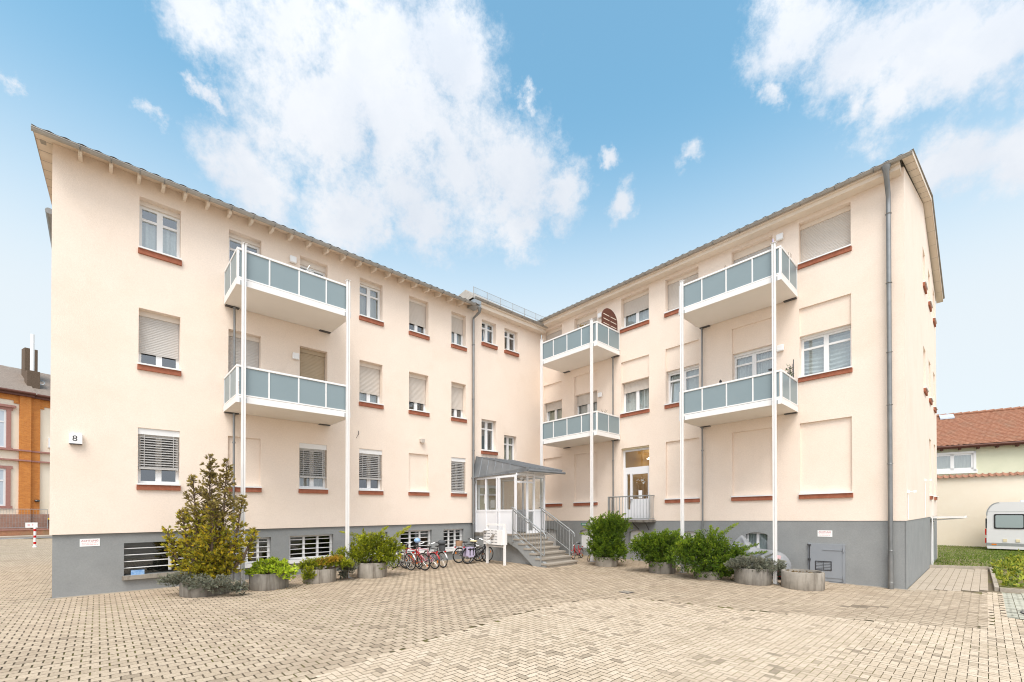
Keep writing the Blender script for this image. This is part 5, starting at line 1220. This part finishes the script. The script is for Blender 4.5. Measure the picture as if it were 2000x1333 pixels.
sprig('bare_twigs', 'bare dry twigs rising behind the side rail of the top near balcony', 'twigs', FR, 2.3, 8.45, .35, .42, 12, None, 2, .35)
sprig('bare_twigs', 'thin dry stems over the right end of the lower inner balcony', 'twigs', FR, 7.9, 5.36, .8, .22, 9, None, 3, .6)
sprig('bird_figure', 'small dark twig clipped to the middle of the top near balcony rail', 'ornament', FR, 3.52, 8.50, 1.38, .12, 2, None, 4, .5, None)
m = MB(); m.ball(FR(3.66, 5.46, 1.38), .03, .05, .05, 10, 7); m.prism(FR, [(3.62, 5.44), (3.70, 5.47), (3.67, 5.53)], 1.36, 1.39); tag(m.build('bird_ornament', 'black_plastic'), 'small black bird-shaped ornament on the lower near balcony rail', 'ornament')
m = MB(); m.ball(FR(2.42, 5.50, 1.32), .09, .06, .03, 10, 7); tag(m.build('dark_cap', 'steel_dark', smooth=True), 'dark rounded pad on the corner of the lower near balcony rail', 'pad')
o = thing('trellis', 'dark metal plant trellis with curls standing on the lower near balcony', 'trellis', FR(2.26, 5.0, .6))
m = MB(); FT = Frame(FR(2.25, 0, 0), NR, Vector((1, 0, 0)))
for w, vt in ((.12, 6.0), (.22, 5.86), (.34, 5.78), (.46, 5.72), (.58, 5.62)): m.tube([FR(2.25, 4.8, w), FR(2.25, vt, w)], .012 if w < .2 else .006, 6)
for v in (5.25, 5.42, 5.58, 5.70): m.tube([FR(2.25, v, .12), FR(2.25, v + .03, .35), FR(2.25, v - .02, .62)], .006, 5)
for v, w in ((5.5, .5), (5.66, .4), (5.36, .62)): m.torus(FR(2.25, v, w), UR, .05, .005, 14, 4)
m.build('rods', 'steel_dark', o)
m = MB(); r = random.Random(8)
for _ in range(70): blade(m, FR(2.25 + r.uniform(-.03, .03), r.uniform(5.3, 5.75), r.uniform(.2, .7)), rdir(r), .06, .012, r)
m.build('dry_vine', 'leaf_juniper', o, fix=False)
o = thing('folded_parasol', 'folded pale parasol with a yellow tip leaning at the corner of the top near balcony', 'parasol', FR(2.30, 7.8, 1.30))
m = MB(); m.tube([FR(2.30, 7.8, 1.28), FR(2.34, 8.46, 1.34), FR(2.37, 8.80, 1.36)], [.035, .045, .012], 10); m.build('canopy', 'lilac', o); m = MB(); m.tube([FR(2.335, 8.36, 1.34), FR(2.34, 8.44, 1.34)], .048, 10); m.build('band', 'paint_yellow', o)
m = MB(); m.torus(FR(9.25, 8.48, 1.1), NR, .10, .006, 18, 4, 0, pi); m.torus(FR(9.05, 8.48, 1.1), NR, .07, .006, 18, 4, 0, pi); tag(m.build('wire_hoop', 'white_paint'), 'thin white wire hoops behind the rail of the top inner balcony', 'hoop')
m = MB(); m.ball(FR(10.15, 8.60, .9), .03, .03, .045, 10, 7); m.tube([FR(10.15, 8.2, .9), FR(10.15, 8.6, .9)], .012, 6); tag(m.build('garden_light', 'sign_white'), 'small white stake light on the top inner balcony by the corner', 'lamp')
m = MB(); m.tube([FM(10.07, 8.02, 1.38), FM(10.02, 8.18, 1.39), FM(9.97, 8.26, 1.40)], .012, 6); m.tube([FM(10.05, 8.10, 1.38), FM(9.9, 8.16, 1.42)], .010, 6); tag(m.build('clamp_bracket', 'galvanised'), 'small metal clamp bracket on the rail of the top left balcony', 'bracket')
# ------------------------------------------------------------------ covered motorcycle
o = thing('covered_motorcycle', 'motorcycle under a creased grey cover beside the curtained cellar window', 'motorcycle', FR(3.0, .12, .5))
prof = [(4.04, .34, .44, .08), (3.97, .20, .60, .18), (3.86, .18, .86, .25), (3.68, .16, 1.0, .27), (3.52, .16, 1.20, .20), (3.44, .17, 1.29, .11), (3.38, .18, 1.20, .18), (3.24, .20, 1.04, .27), (3.05, .22, .90, .29), (2.85, .22, .86, .27), (2.65, .24, .87, .26), (2.48, .26, .84, .25), (2.36, .26, .74, .24), (2.27, .28, .56, .20), (2.23, .34, .42, .10)]
r = random.Random(14); m = MB(); P = []; n = 20
for u, zb_, zt_, hw in prof:
    for k in range(n):
        a = 2 * pi * k / n; cw, sv = cos(a), sin(a)
        w = .52 + hw * (abs(cw) ** .8) * (1 if cw >= 0 else -1) * (1.15 - .45 * max(0, sv)); v = (zb_ + zt_) / 2 + (zt_ - zb_) / 2 * (abs(sv) ** .75) * (1 if sv >= 0 else -1)
        P.append(FR(u + r.uniform(-.02, .02), v + r.uniform(-.022, .022), w + r.uniform(-.03, .03) + .035 * sin(9 * u + 5 * v)))
m.add(P, [(i * n + k, i * n + (k + 1) % n, (i + 1) * n + (k + 1) % n, (i + 1) * n + k) for i in range(len(prof) - 1) for k in range(n)] + [tuple(range(n)), tuple(range(len(P) - n, len(P)))])
cv = m.build('cover', 'cover_grey', o, smooth=False); md = cv.modifiers.new('sub', 'SUBSURF'); md.levels = 1; md.render_levels = 2; smooth_by_angle(cv, 60)
for u in (3.76, 2.48):
    p = FR(u, 0, .52); f = gz(p.x, p.y) - FR(u, 0, 0).z; m = MB(); m.torus(FR(u, f + .25, .52), NR, .185, .065, 26, 8); w = m.build('wheel', 'rubber', o, smooth=True); m = MB(); m.torus(FR(u, f + .25, .52), NR, .13, .02, 26, 6); m.tube([FR(u, f + .25, .46), FR(u, f + .25, .58)], .05, 10); m.build('rim', 'steel_dark', w)
m = MB(); m.box(FR, 2.24, 2.40, .30, .36, .50, .66); m.prism(FR, [(2.26, .22), (2.5, .18), (2.52, .28), (2.3, .32)], .64, .76); m.build('tail_fairing', 'reflector_red', o); m = MB(); m.tube([FR(2.9, .20, .72), FR(2.34, .26, .76)], .04, 10); m.build('exhaust', 'steel_dark', o)
m = MB(); q = [FR(2.40, .64, .775), FR(2.56, .68, .80), FR(2.54, .78, .79), FR(2.38, .74, .765)]; m.poly(*q); m.build('cover_patch', 'sign_pink', o, fix=False)
# ------------------------------------------------------------------ far left: brick house, fence, bollard, bin
o = thing('brick_house', 'old orange brick house with cream panels, slate roof and sandstone window surrounds beyond the street', 'house', FB(0, 0, 0))
m = MB(); m.box(FB, -9, -.42, 0, 11.3, -8, -.02); m.box(FB, .80, 12, 0, 11.3, -8, -.30); b = m.build('wall', 'stucco_pale', o)
m = MB(); m.box(FB, -.42, .22, 1.75, 11.3, -1, .16); m.box(FB, .22, .80, 1.75, 11.3, -1, -.10); m.box(FB, -9, -.42, 10.85, 11.3, -.02, .06); m.box(FB, .80, 12, 10.7, 11.3, -.30, -.2); m.box(FB, .70, 1.05, 10.5, 10.72, -.3, -.2); m.box(FB, -.72, -.42, 10.62, 10.86, -.02, .06)
m.build('brickwork', 'brick', o, uvF=FB)
m = MB(); m.box(FB, -9, .22, 0, 1.75, -1, .20); m.box(FB, .22, 12, 0, 1.75, -1, -.05); m.build('plinth', 'sandstone_pink', o)
m = MB()
for v in (6.82, 6.02): m.box(FB, -9, .22, v, v + .12, -.02, .24); m.box(FB, .22, 12, v, v + .12, -.3, -.02)
m.build('string_course', 'frame_stone', o)
m = MB(); m.box(FB, -9, .36, 11.25, 11.45, -.1, .40); m.box(FB, .30, 12, 11.25, 11.45, -.4, .14); m.tube([FB(-9, 11.52, .48), FB(.38, 11.52, .48)], .10, 8); m.tube([FB(.36, 11.52, .22), FB(12, 11.52, .22)], .10, 8); m.build('eaves', 'wood_brown', o)
m = MB(); m.poly(FB(-9, 11.5, .45), FB(.5, 11.5, .45), FB(.5, 14.5, -4.6), FB(-9, 14.5, -4.6)); m.poly(FB(.5, 11.5, .2), FB(12, 11.5, .2), FB(12, 14.5, -4.6), FB(.5, 14.5, -4.6)); m.poly(FB(-9, 14.5, -4.6), FB(12, 14.5, -4.6), FB(12, 11.4, -9), FB(-9, 11.4, -9)); rf_ = m.build('roof', 'slate', o, fix=False)
m = MB(); m.box(FB, .25, 1.0, 11.8, 13.75, -1.9, -1.1); m.box(FB, .38, 1.15, 13.0, 15.9, -3.3, -2.4); m.build('chimney', 'bark', rf_)
m = MB(); m.tube([FB(.62, 13.75, -1.5), FB(.62, 16.9, -1.5)], .13, 12); m.build('flue', 'sign_white', rf_)
m = MB(); m.torus(FB(1.15, 12.9, -1.3), NM, .16, .05, 14, 5); m.build('satellite_dish', 'galvanised', rf_)
for v0, v1 in ((7.0, 10.0), (2.4, 5.35)):
    m = MB(); F = FB; a, b = -2.35, -1.12
    for q in ((a - .25, a, v0, v1), (b, b + .25, v0, v1), (a - .35, b + .35, v1, v1 + .22), (a - .35, b + .35, v0 - .2, v0)): m.box(F, *q, -.02, .10)
    if v0 > 6: m.box(F, a - .5, b + .5, v1 + .22, v1 + .40, -.02, .22)
    w = m.build('window', 'frame_stone', o); m = MB()
    for q in ((a, a + .12, v0, v1), (b - .12, b, v0, v1), ((a + b) / 2 - .08, (a + b) / 2 + .08, v0, v1)): m.box(F, *q, -.02, .02)
    for v in (v0, v1 - .12, v0 + (v1 - v0) * .66): m.box(F, a + .12, b - .12, v, v + .12, -.02, .025)
    m.build('window_frame', 'pvc_white', w); m = MB(); m.box(F, a + .1, b - .1, v0 + .1, v1 - .1, -.02, -.005); m.build('pane', 'skylight_glass', w)
m = MB(); m.box(FB, 1.30, 1.62, 7.35, 8.15, -.3, -.1); m.build('wall_cabinet', 'sign_white', o)
m = MB(); m.ball(FB(.62, 2.85, .05), .17, .17, .10); m.build('wall_light', 'steel_dark', o)
o = thing('garden_wall', 'weathered low brick garden wall in front of the orange brick house', 'wall', FB(0, 0, 1.5))
m = MB(); m.box(FB, -9, 12, 0, .50, 1.35, 1.65); m.build('brick_courses', 'brick_old', o); m = MB(); m.box(FB, -9, 12, .50, .57, 1.30, 1.70); m.build('coping', 'frame_stone', o)
for u0, u1, lab in ((-3.6, .88, 'galvanised mesh site fence panel in front of the sandstone plinth'), (1.02, 4.6, 'galvanised mesh site fence panel next to the yellow-lidded bin')):
    o = thing('site_fence', lab, 'fence', FB(u0, .57, 1.5), 'mesh site fence panels on the garden wall')
    m = MB(); m.tube([FB(u0, .55, 1.5), FB(u0, 2.15, 1.5), FB(u1, 2.15, 1.5), FB(u1, .55, 1.5)], .024, 6); m.tube([FB(u0, .7, 1.5), FB(u1, .7, 1.5)], .02, 6); m.build('tube_frame', 'galvanised', o)
    m = MB(); k = int((u1 - u0) / .16)
    for i in range(1, k): m.tube([FB(u0 + (u1 - u0) * i / k, .7, 1.5), FB(u0 + (u1 - u0) * i / k, 2.15, 1.5)], .006, 3, cap=False)
    for v in (1.1, 1.5, 1.85): m.tube([FB(u0, v, 1.5), FB(u1, v, 1.5)], .006, 3, cap=False)
    m.build('mesh', 'galvanised', o)
o = thing('wheelie_bin', 'dark wheeled bin with a yellow lid behind the garden wall at the far left', 'bin', FB(1.6, 0, .8))
m = MB(); m.prism(FB, [(1.25, .1), (2.1, .1), (2.2, 1.32), (1.15, 1.32)], .5, 1.15); m.build('body', 'steel_dark', o); m = MB(); m.prism(FB, [(1.1, 1.32), (2.25, 1.32), (2.22, 1.44), (1.14, 1.44)], .46, 1.2); m.build('lid', 'bin_yellow', o)
m = MB(); m.box(FB, 1.5, 2.0, .65, .95, 1.151, 1.16); m.build('sticker', 'sign_white', o)
bx_, by_ = -25.22, 23.42; bz = gz(bx_, by_)
o = thing('bollard', 'slim red and white striped bollard at the yard entrance on the far left', 'bollard', (bx_, by_, bz))
m = MB(); m.tube([(bx_, by_, bz), (bx_, by_, bz + 1.05)], .052, 12); m.lathe((bx_, by_, bz), [(.09, 0), (.075, .05)], 14); smooth_by_angle(m.build('pole', 'sign_white', o), 40)
for z0 in (.16, .50, .84): m = MB(); m.tube([(bx_, by_, bz + z0), (bx_, by_, bz + z0 + .12)], .0545, 12, cap=False); m.build('stripe', 'reflector_red', o)
o2 = thing('notice_plate', 'small white notice plate fixed to the top of the striped bollard', 'sign', (bx_ - .12, by_, bz + 1.03))
F = Frame((bx_ - .12, by_ - .06, bz), Vector((.73, .68, 0)), Vector((.68, -.73, 0))); m = MB(); m.box(F, -.22, .22, 1.03, 1.30, 0, .012); m.build('plate', 'sign_white', o2)
m = MB(); m.box(F, -.14, -.06, 1.12, 1.22, .012, .015); m.box(F, .02, .06, 1.14, 1.24, .012, .015); m.build('print', 'sign_pink', o2)
# ------------------------------------------------------------------ far right: boundary wall, house, caravan
UW = Vector((2.05, -2.1, 0)).normalized(); NW = Vector((-UW.y * -1, -UW.x, 0)); NW = Vector((UW.y, -UW.x, 0))
FW = Frame((23.28, 24.2, .06), UW, NW)
o = thing('boundary_wall', 'tall cream painted brick boundary wall with a tile coping behind the caravan', 'wall', FW(2, 0, 0))
r = random.Random(77); m = MB()
m.box(FW, -6, 12, -.2, 3.72, -.35, 0); m.build('masonry', 'stucco_pale', o)
m = MB()
for k in range(26):                                # course lines showing through the paint
    v = .12 + k * .14; m.box(FW, -6, 12, v, v + .012, 0, .0012)
m.build('course_ridge', 'stucco_pale', o)
m = MB(); n = 300; P = []
for j, (w, v) in enumerate(((.14, 3.70), (-.17, 3.86), (-.50, 3.70))):
    for i in range(n + 1): u = -6 + 18 * i / n; P.append(FW(u, v + .045 * max(-.4, cos(2 * pi * i / 4.0)), w + .02 * sin(i * 2.1)))
m.add(P, [(j * (n + 1) + i, j * (n + 1) + i + 1, (j + 1) * (n + 1) + i + 1, (j + 1) * (n + 1) + i) for j in range(2) for i in range(n)]); m.build('tile_coping', 'tile_red', o, fix=False)
UH = Vector((3.14, -2.3, 0)).normalized(); FH = Frame((26.96, 28, 0), UH, Vector((UH.y, -UH.x, 0)))
o = thing('tiled_house', 'pale green rendered house with a red tile roof behind the boundary wall', 'house', FH(3, 0, 0))
m = MB(); m.box(FH, -8, 14, 0, 6.1, -7, 0); m.build('wall', 'stucco_green', o)
m = MB(); n = 90; P = []
R_ = 24; k = 0
for j in range(2 * R_):
    t_ = (j + j % 2) / 2 / R_; lip = .055 if j % 2 == 0 else .0
    for i in range(n * 2 + 1):
        u = -8.3 + 22.6 * (i + .5 * ((j // 2) % 2)) / (n * 2); P.append(FH(u, 6.02 + 2.55 * t_ + lip + .018 * (i % 2) + .010 * sin(j * 40 + i * 3.3), .4 - 4.1 * t_))
m.add(P, [(j * (2 * n + 1) + i, j * (2 * n + 1) + i + 1, (j + 1) * (2 * n + 1) + i + 1, (j + 1) * (2 * n + 1) + i) for j in range(2 * R_ - 1) for i in range(2 * n)]); m.poly(FH(-8.3, 8.57, -3.7), FH(14.3, 8.57, -3.7), FH(14.3, 6, -7.6), FH(-8.3, 6, -7.6)); rf_ = m.build('roof', 'tile_red', o, fix=False)
m = MB()
for k in range(60): u = -8.2 + .38 * k; m.tube([FH(u, 8.60, -3.7), FH(u + .39, 8.63, -3.7)], [.10, .12], 8)
m.build('ridge_tiles', 'tile_red', rf_)
f = lambda t_: (6.02 + 2.55 * t_ + .06, .4 - 4.1 * t_)
for u0, u1, t0, t1 in ((.55, 1.25, .86, .97), (4.6, 5.25, .74, .86)):
    (va, wa), (vb, wb) = f(t0), f(t1); m = MB(); m.add([FH(u, v + e, w) for u in (u0, u1) for v, w in ((va, wa), (vb, wb)) for e in (0, .10)], [(0, 1, 3, 2), (4, 6, 7, 5), (0, 4, 5, 1), (2, 3, 7, 6), (0, 2, 6, 4), (1, 5, 7, 3)]); m.build('skylight', 'skylight_glass', rf_)
m = MB(); m.box(FH, -8.3, 14.3, 5.86, 6.03, .30, .40); m.tube([FH(-8.3, 5.98, .46), FH(14.3, 5.98, .46)], .06, 8); m.build('eaves', 'wood_brown', o)
for k in range(28): m = MB(); m.box(FH, -7.9 + .8 * k, -7.8 + .8 * k, 5.78, 5.9, 0, .34); m.build('rafter_tail', 'wood_brown', o)
m = MB(); a, b, v0, v1 = -.9, 1.56, 4.55, 5.55
for q in ((a, a + .1, v0, v1), (b - .1, b, v0, v1), (.55, .72, v0, v1), (a, b, v1 - .1, v1), (a, b, v0, v0 + .12)): m.box(FH, *q, 0, .05)
for q in ((a - .12, a, v0 - .1, v1 + .12), (b, b + .12, v0 - .1, v1 + .12), (a - .12, b + .12, v1, v1 + .12), (a - .2, b + .18, v0 - .22, v0)): m.box(FH, *q, 0, .09)
w = m.build('window', 'pvc_white', o); curtain(FH, a + .1, b - .1, v0 + .1, v1 - .08, .012, 'curtain_grey', w, 14, .006)
m = MB(); m.poly(FH(a, v0, .035), FH(b, v0, .035), FH(b, v1, .035), FH(a, v1, .035)); m.build('pane', 'glass', w, fix=False)
UC = Vector((.69, -.724, 0)).normalized(); FC = Frame((22.6, 21.1, .02), UC, Vector((UC.y, -UC.x, 0)))
o = thing('caravan', 'white touring caravan with a dark side window parked before the cream boundary wall', 'caravan', FC(2, 0, -.9))
pr = [(.02, .16), (0, .5), (.02, 1.55)] + [(.40 - .40 * cos(a), 1.75 + .60 * sin(a)) for a in [pi / 2 * k / 8 for k in range(9)]] + [(4.6, 2.40), (4.95, 1.9), (5.0, .6), (4.8, .16)]
m = MB(); m.prism(FC, pr, -1.75, 0); smooth_by_angle(m.build('body', 'caravan_white', o), 30)
m = MB(); m.prism(FC, [(-.012, .30), (5.01, .30), (5.01, .44), (-.012, .44)], -1.752, .004); m.build('side_stripe', 'galvanised', o)
m = MB(); m.prism(FC, [(p[0] * 1.0 - .008, p[1]) for p in pr[3:12]] + [(p[0] + .03, p[1] - .03) for p in pr[11:2:-1]], 0, .010); m.build('edge_trim', 'galvanised', o)
m = MB(); m.box(FC, .02, 5, 1.90, 1.912, 0, .006); m.build('seam_trim', 'galvanised', o)
def rrect(u0, u1, v0, v1, rr): 
    return [(c[0] + rr * cos(a), c[1] + rr * sin(a)) for c, s_ in (((u1 - rr, v0 + rr), -pi / 2), ((u1 - rr, v1 - rr), 0), ((u0 + rr, v1 - rr), pi / 2), ((u0 + rr, v0 + rr), pi)) for a in [s_ + pi / 2 * k / 4 for k in range(5)]]
m = MB(); m.prism(FC, rrect(.24, 1.20, 1.10, 1.80, .06), 0, .02); w = m.build('window', 'caravan_dark', o); m = MB(); m.prism(FC, rrect(.29, 1.15, 1.16, 1.74, .05), .02, .026); m.build('pane', 'glass_green', w)
m = MB()
for u in (.52, .92): m.box(FC, u, u + .13, .50, .63, 0, .02)
m.build('service_flap', 'vent_cream', o)
m = MB(); m.box(FC, .16, .32, .34, .39, .004, .02); m.build('marker_light', 'reflector_orange', o)
m = MB()
for v0, v1 in ((.80, 1.10), (.42, .66)): m.box(FC, -.05, .0, v0, v1, -.22, -.04)
m.build('tail_light', 'reflector_red', o)
m = MB(); m.box(FC, -.03, .01, 1.12, 1.58, -1.5, -.02); m.build('rear_window', 'caravan_dark', o)
m = MB(); m.box(FC, 1.1, 1.9, 2.36, 2.44, -1.2, -.5); m.build('roof_hatch', 'sign_white', o)
m = MB(); m.torus(FC(2.9, .22, -.1), NR, .17, .07, 20, 8); m.build('wheel', 'rubber', o)
# ------------------------------------------------------------------ sky, sun, camera
CL = [(-.324,.632,.704,.116),(-.223,.683,.696,.135),(-.079,.682,.727,.080),(-.305,.707,.638,.121),
(-.193,.754,.628,.131),(-.100,.783,.614,.114),(.009,.804,.594,.093),(.094,.812,.576,.060),
(-.420,.735,.533,.085),(-.294,.790,.537,.091),(-.154,.826,.542,.062),(-.420,.599,.682,.052),
(-.453,.643,.618,.025),(.394,.603,.693,.069),(.486,.605,.631,.076),(.550,.568,.613,.081),
(.599,.535,.596,.065),(.490,.647,.584,.045),(.532,.618,.579,.054),(.612,.622,.492,.053),
(.662,.578,.478,.056),(.385,.662,.643,.033),(-.527,.638,.561,.031),(-.634,.553,.541,.023),
(.292,.739,.606,.034),(.205,.801,.563,.038),(.038,.723,.690,.029),(.168,.762,.625,.024),
(.637,.553,.537,.042),(.000,.840,.542,.054),(-.230,.826,.514,.044)]
W = bpy.data.worlds.new('World'); sc.world = W; W.use_nodes = True; t = W.node_tree; t.nodes.clear()
out = t.nodes.new('ShaderNodeOutputWorld'); bg = t.nodes.new('ShaderNodeBackground'); t.links.new(bg.outputs[0], out.inputs[0]); bg.inputs[1].default_value = .12
sky = t.nodes.new('ShaderNodeTexSky'); sky.sky_type = 'NISHITA'; sky.sun_disc = False; sky.sun_elevation = radians(58); sky.sun_rotation = radians(180); sky.air_density = 1.0; sky.dust_density = .6; sky.ozone_density = 1.5
tc = t.nodes.new('ShaderNodeTexCoord')
def math_(op, a, b=None, c=None, clamp=False):
    n = t.nodes.new('ShaderNodeMath'); n.operation = op; n.use_clamp = clamp
    for i, v in enumerate((a, b, c)):
        if v is None: continue
        if isinstance(v, (int, float)): n.inputs[i].default_value = v
        else: t.links.new(v, n.inputs[i])
    return n.outputs[0]
def vmath(op, a, b):
    n = t.nodes.new('ShaderNodeVectorMath'); n.operation = op
    for i, v in enumerate((a, b)):
        if isinstance(v, tuple): n.inputs[i].default_value = v
        else: t.links.new(v, n.inputs[i])
    return n
d0 = tc.outputs['Generated']
nz = t.nodes.new('ShaderNodeTexNoise'); nz.inputs['Scale'].default_value = 6.5; nz.inputs['Detail'].default_value = 11; nz.inputs['Roughness'].default_value = .66; t.links.new(d0, nz.inputs[0])
off = vmath('SUBTRACT', nz.outputs['Color'], (.5, .5, .5)).outputs[0]
sc_ = t.nodes.new('ShaderNodeVectorMath'); sc_.operation = 'SCALE'; t.links.new(off, sc_.inputs[0]); sc_.inputs['Scale'].default_value = .16
dw = vmath('ADD', d0, sc_.outputs[0]).outputs[0]
acc = None
for x, y, z, r_ in CL:
    k = vmath('DISTANCE', dw, (x, y, z)).outputs['Value']; v = math_('SUBTRACT', 1 if r_ > .051 else .72, math_('DIVIDE', k, r_ * (1.12 if r_ > .051 else .95))); acc = v if acc is None else math_('MAXIMUM', acc, v)
nf = t.nodes.new('ShaderNodeTexNoise'); nf.inputs['Scale'].default_value = 11; nf.inputs['Detail'].default_value = 12; nf.inputs['Roughness'].default_value = .70; t.links.new(d0, nf.inputs[0])
dens = math_('ADD', acc, math_('MULTIPLY', math_('SUBTRACT', nf.outputs[0], .5), 2.2))
# a few wisps everywhere else
nw = t.nodes.new('ShaderNodeTexNoise'); nw.inputs['Scale'].default_value = 2.4; nw.inputs['Detail'].default_value = 8; nw.inputs['Roughness'].default_value = .7; t.links.new(dw, nw.inputs[0])
mr = t.nodes.new('ShaderNodeMapRange'); mr.interpolation_type = 'SMOOTHSTEP'; t.links.new(dens, mr.inputs[0]); mr.inputs[1].default_value = -.12; mr.inputs[2].default_value = .70
wis = t.nodes.new('ShaderNodeMapRange'); wis.interpolation_type = 'SMOOTHSTEP'; t.links.new(nw.outputs[0], wis.inputs[0]); wis.inputs[1].default_value = .58; wis.inputs[2].default_value = .85; wis.inputs[4].default_value = .45
mask = math_('MAXIMUM', math_('MULTIPLY', mr.outputs[0], .97), wis.outputs[0])
# cloud shade: thicker, lower parts a little greyer
cs = t.nodes.new('ShaderNodeTexNoise'); cs.inputs['Scale'].default_value = 7; cs.inputs['Detail'].default_value = 7; t.links.new(dw, cs.inputs[0])
cr = t.nodes.new('ShaderNodeValToRGB'); cr.color_ramp.elements[0].position = .34; cr.color_ramp.elements[0].color = (*(4.2, 4.5, 4.95), 1); cr.color_ramp.elements[1].position = .62; cr.color_ramp.elements[1].color = (*(4.95, 5.1, 5.35), 1); t.links.new(cs.outputs[0], cr.inputs[0])
# pale haze of the air towards the horizon
sep = t.nodes.new('ShaderNodeSeparateXYZ'); t.links.new(d0, sep.inputs[0])
hz = t.nodes.new('ShaderNodeMapRange'); hz.interpolation_type = 'SMOOTHERSTEP'; t.links.new(sep.outputs[2], hz.inputs[0]); hz.inputs[1].default_value = .71; hz.inputs[2].default_value = .26; hz.inputs[3].default_value = .04; hz.inputs[4].default_value = .95
def mixw(f, a, b):
    n = t.nodes.new('ShaderNodeMix'); n.data_type = 'RGBA'
    t.links.new(f, n.inputs[0])
    for i, v in ((6, a), (7, b)):
        if isinstance(v, tuple): n.inputs[i].default_value = (*v, 1)
        else: t.links.new(v, n.inputs[i])
    return n.outputs[2]
skm = t.nodes.new('ShaderNodeMix'); skm.data_type = 'RGBA'; skm.blend_type = 'MULTIPLY'; skm.inputs[0].default_value = 1; t.links.new(sky.outputs[0], skm.inputs[6]); skm.inputs[7].default_value = (*(1.22, 1.8, 1.55), 1)
base = mixw(hz.outputs[0], skm.outputs[2], (4.65, 5.0, 5.25))
# unseen bright cloud added behind the camera to light the walls, strongest sunward
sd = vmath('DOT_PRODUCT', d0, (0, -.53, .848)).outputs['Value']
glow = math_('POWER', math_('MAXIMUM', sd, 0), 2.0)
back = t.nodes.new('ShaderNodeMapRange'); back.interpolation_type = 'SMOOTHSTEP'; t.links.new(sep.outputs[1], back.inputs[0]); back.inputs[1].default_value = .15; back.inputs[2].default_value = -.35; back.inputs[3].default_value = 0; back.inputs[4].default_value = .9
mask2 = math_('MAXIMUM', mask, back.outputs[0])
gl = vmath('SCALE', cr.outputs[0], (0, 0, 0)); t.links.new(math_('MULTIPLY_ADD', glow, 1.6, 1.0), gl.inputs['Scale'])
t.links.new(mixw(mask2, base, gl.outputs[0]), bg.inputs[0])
su = bpy.data.lights.new('sun', 'SUN'); su.energy = 2.0; su.angle = radians(30); su.color = (1, .95, .88)
so = bpy.data.objects.new('sun', su); COL.objects.link(so); so.rotation_euler = (radians(32), 0, radians(-4)); so.location = (0, -20, 60)
ca = bpy.data.cameras.new('camera'); co = bpy.data.objects.new('camera', ca); COL.objects.link(co); sc.camera = co
co.location = Vector((0, 0, 1.8)) * S; co.rotation_euler = (radians(90.45), 0, 0)
ca.sensor_fit = 'HORIZONTAL'; ca.sensor_width = 36; ca.lens = 15.57; ca.shift_x = 0; ca.shift_y = .1659; ca.clip_start = .05; ca.clip_end = 2000
vs = sc.view_settings; vs.view_transform = 'Standard'; vs.look = 'None'; vs.exposure = 0.60; vs.gamma = 1; vs.use_curve_mapping = False
sc.cycles.max_bounces = 8; sc.cycles.transparent_max_bounces = 12; sc.cycles.use_denoising = True; sc.cycles.filter_width = 1.1
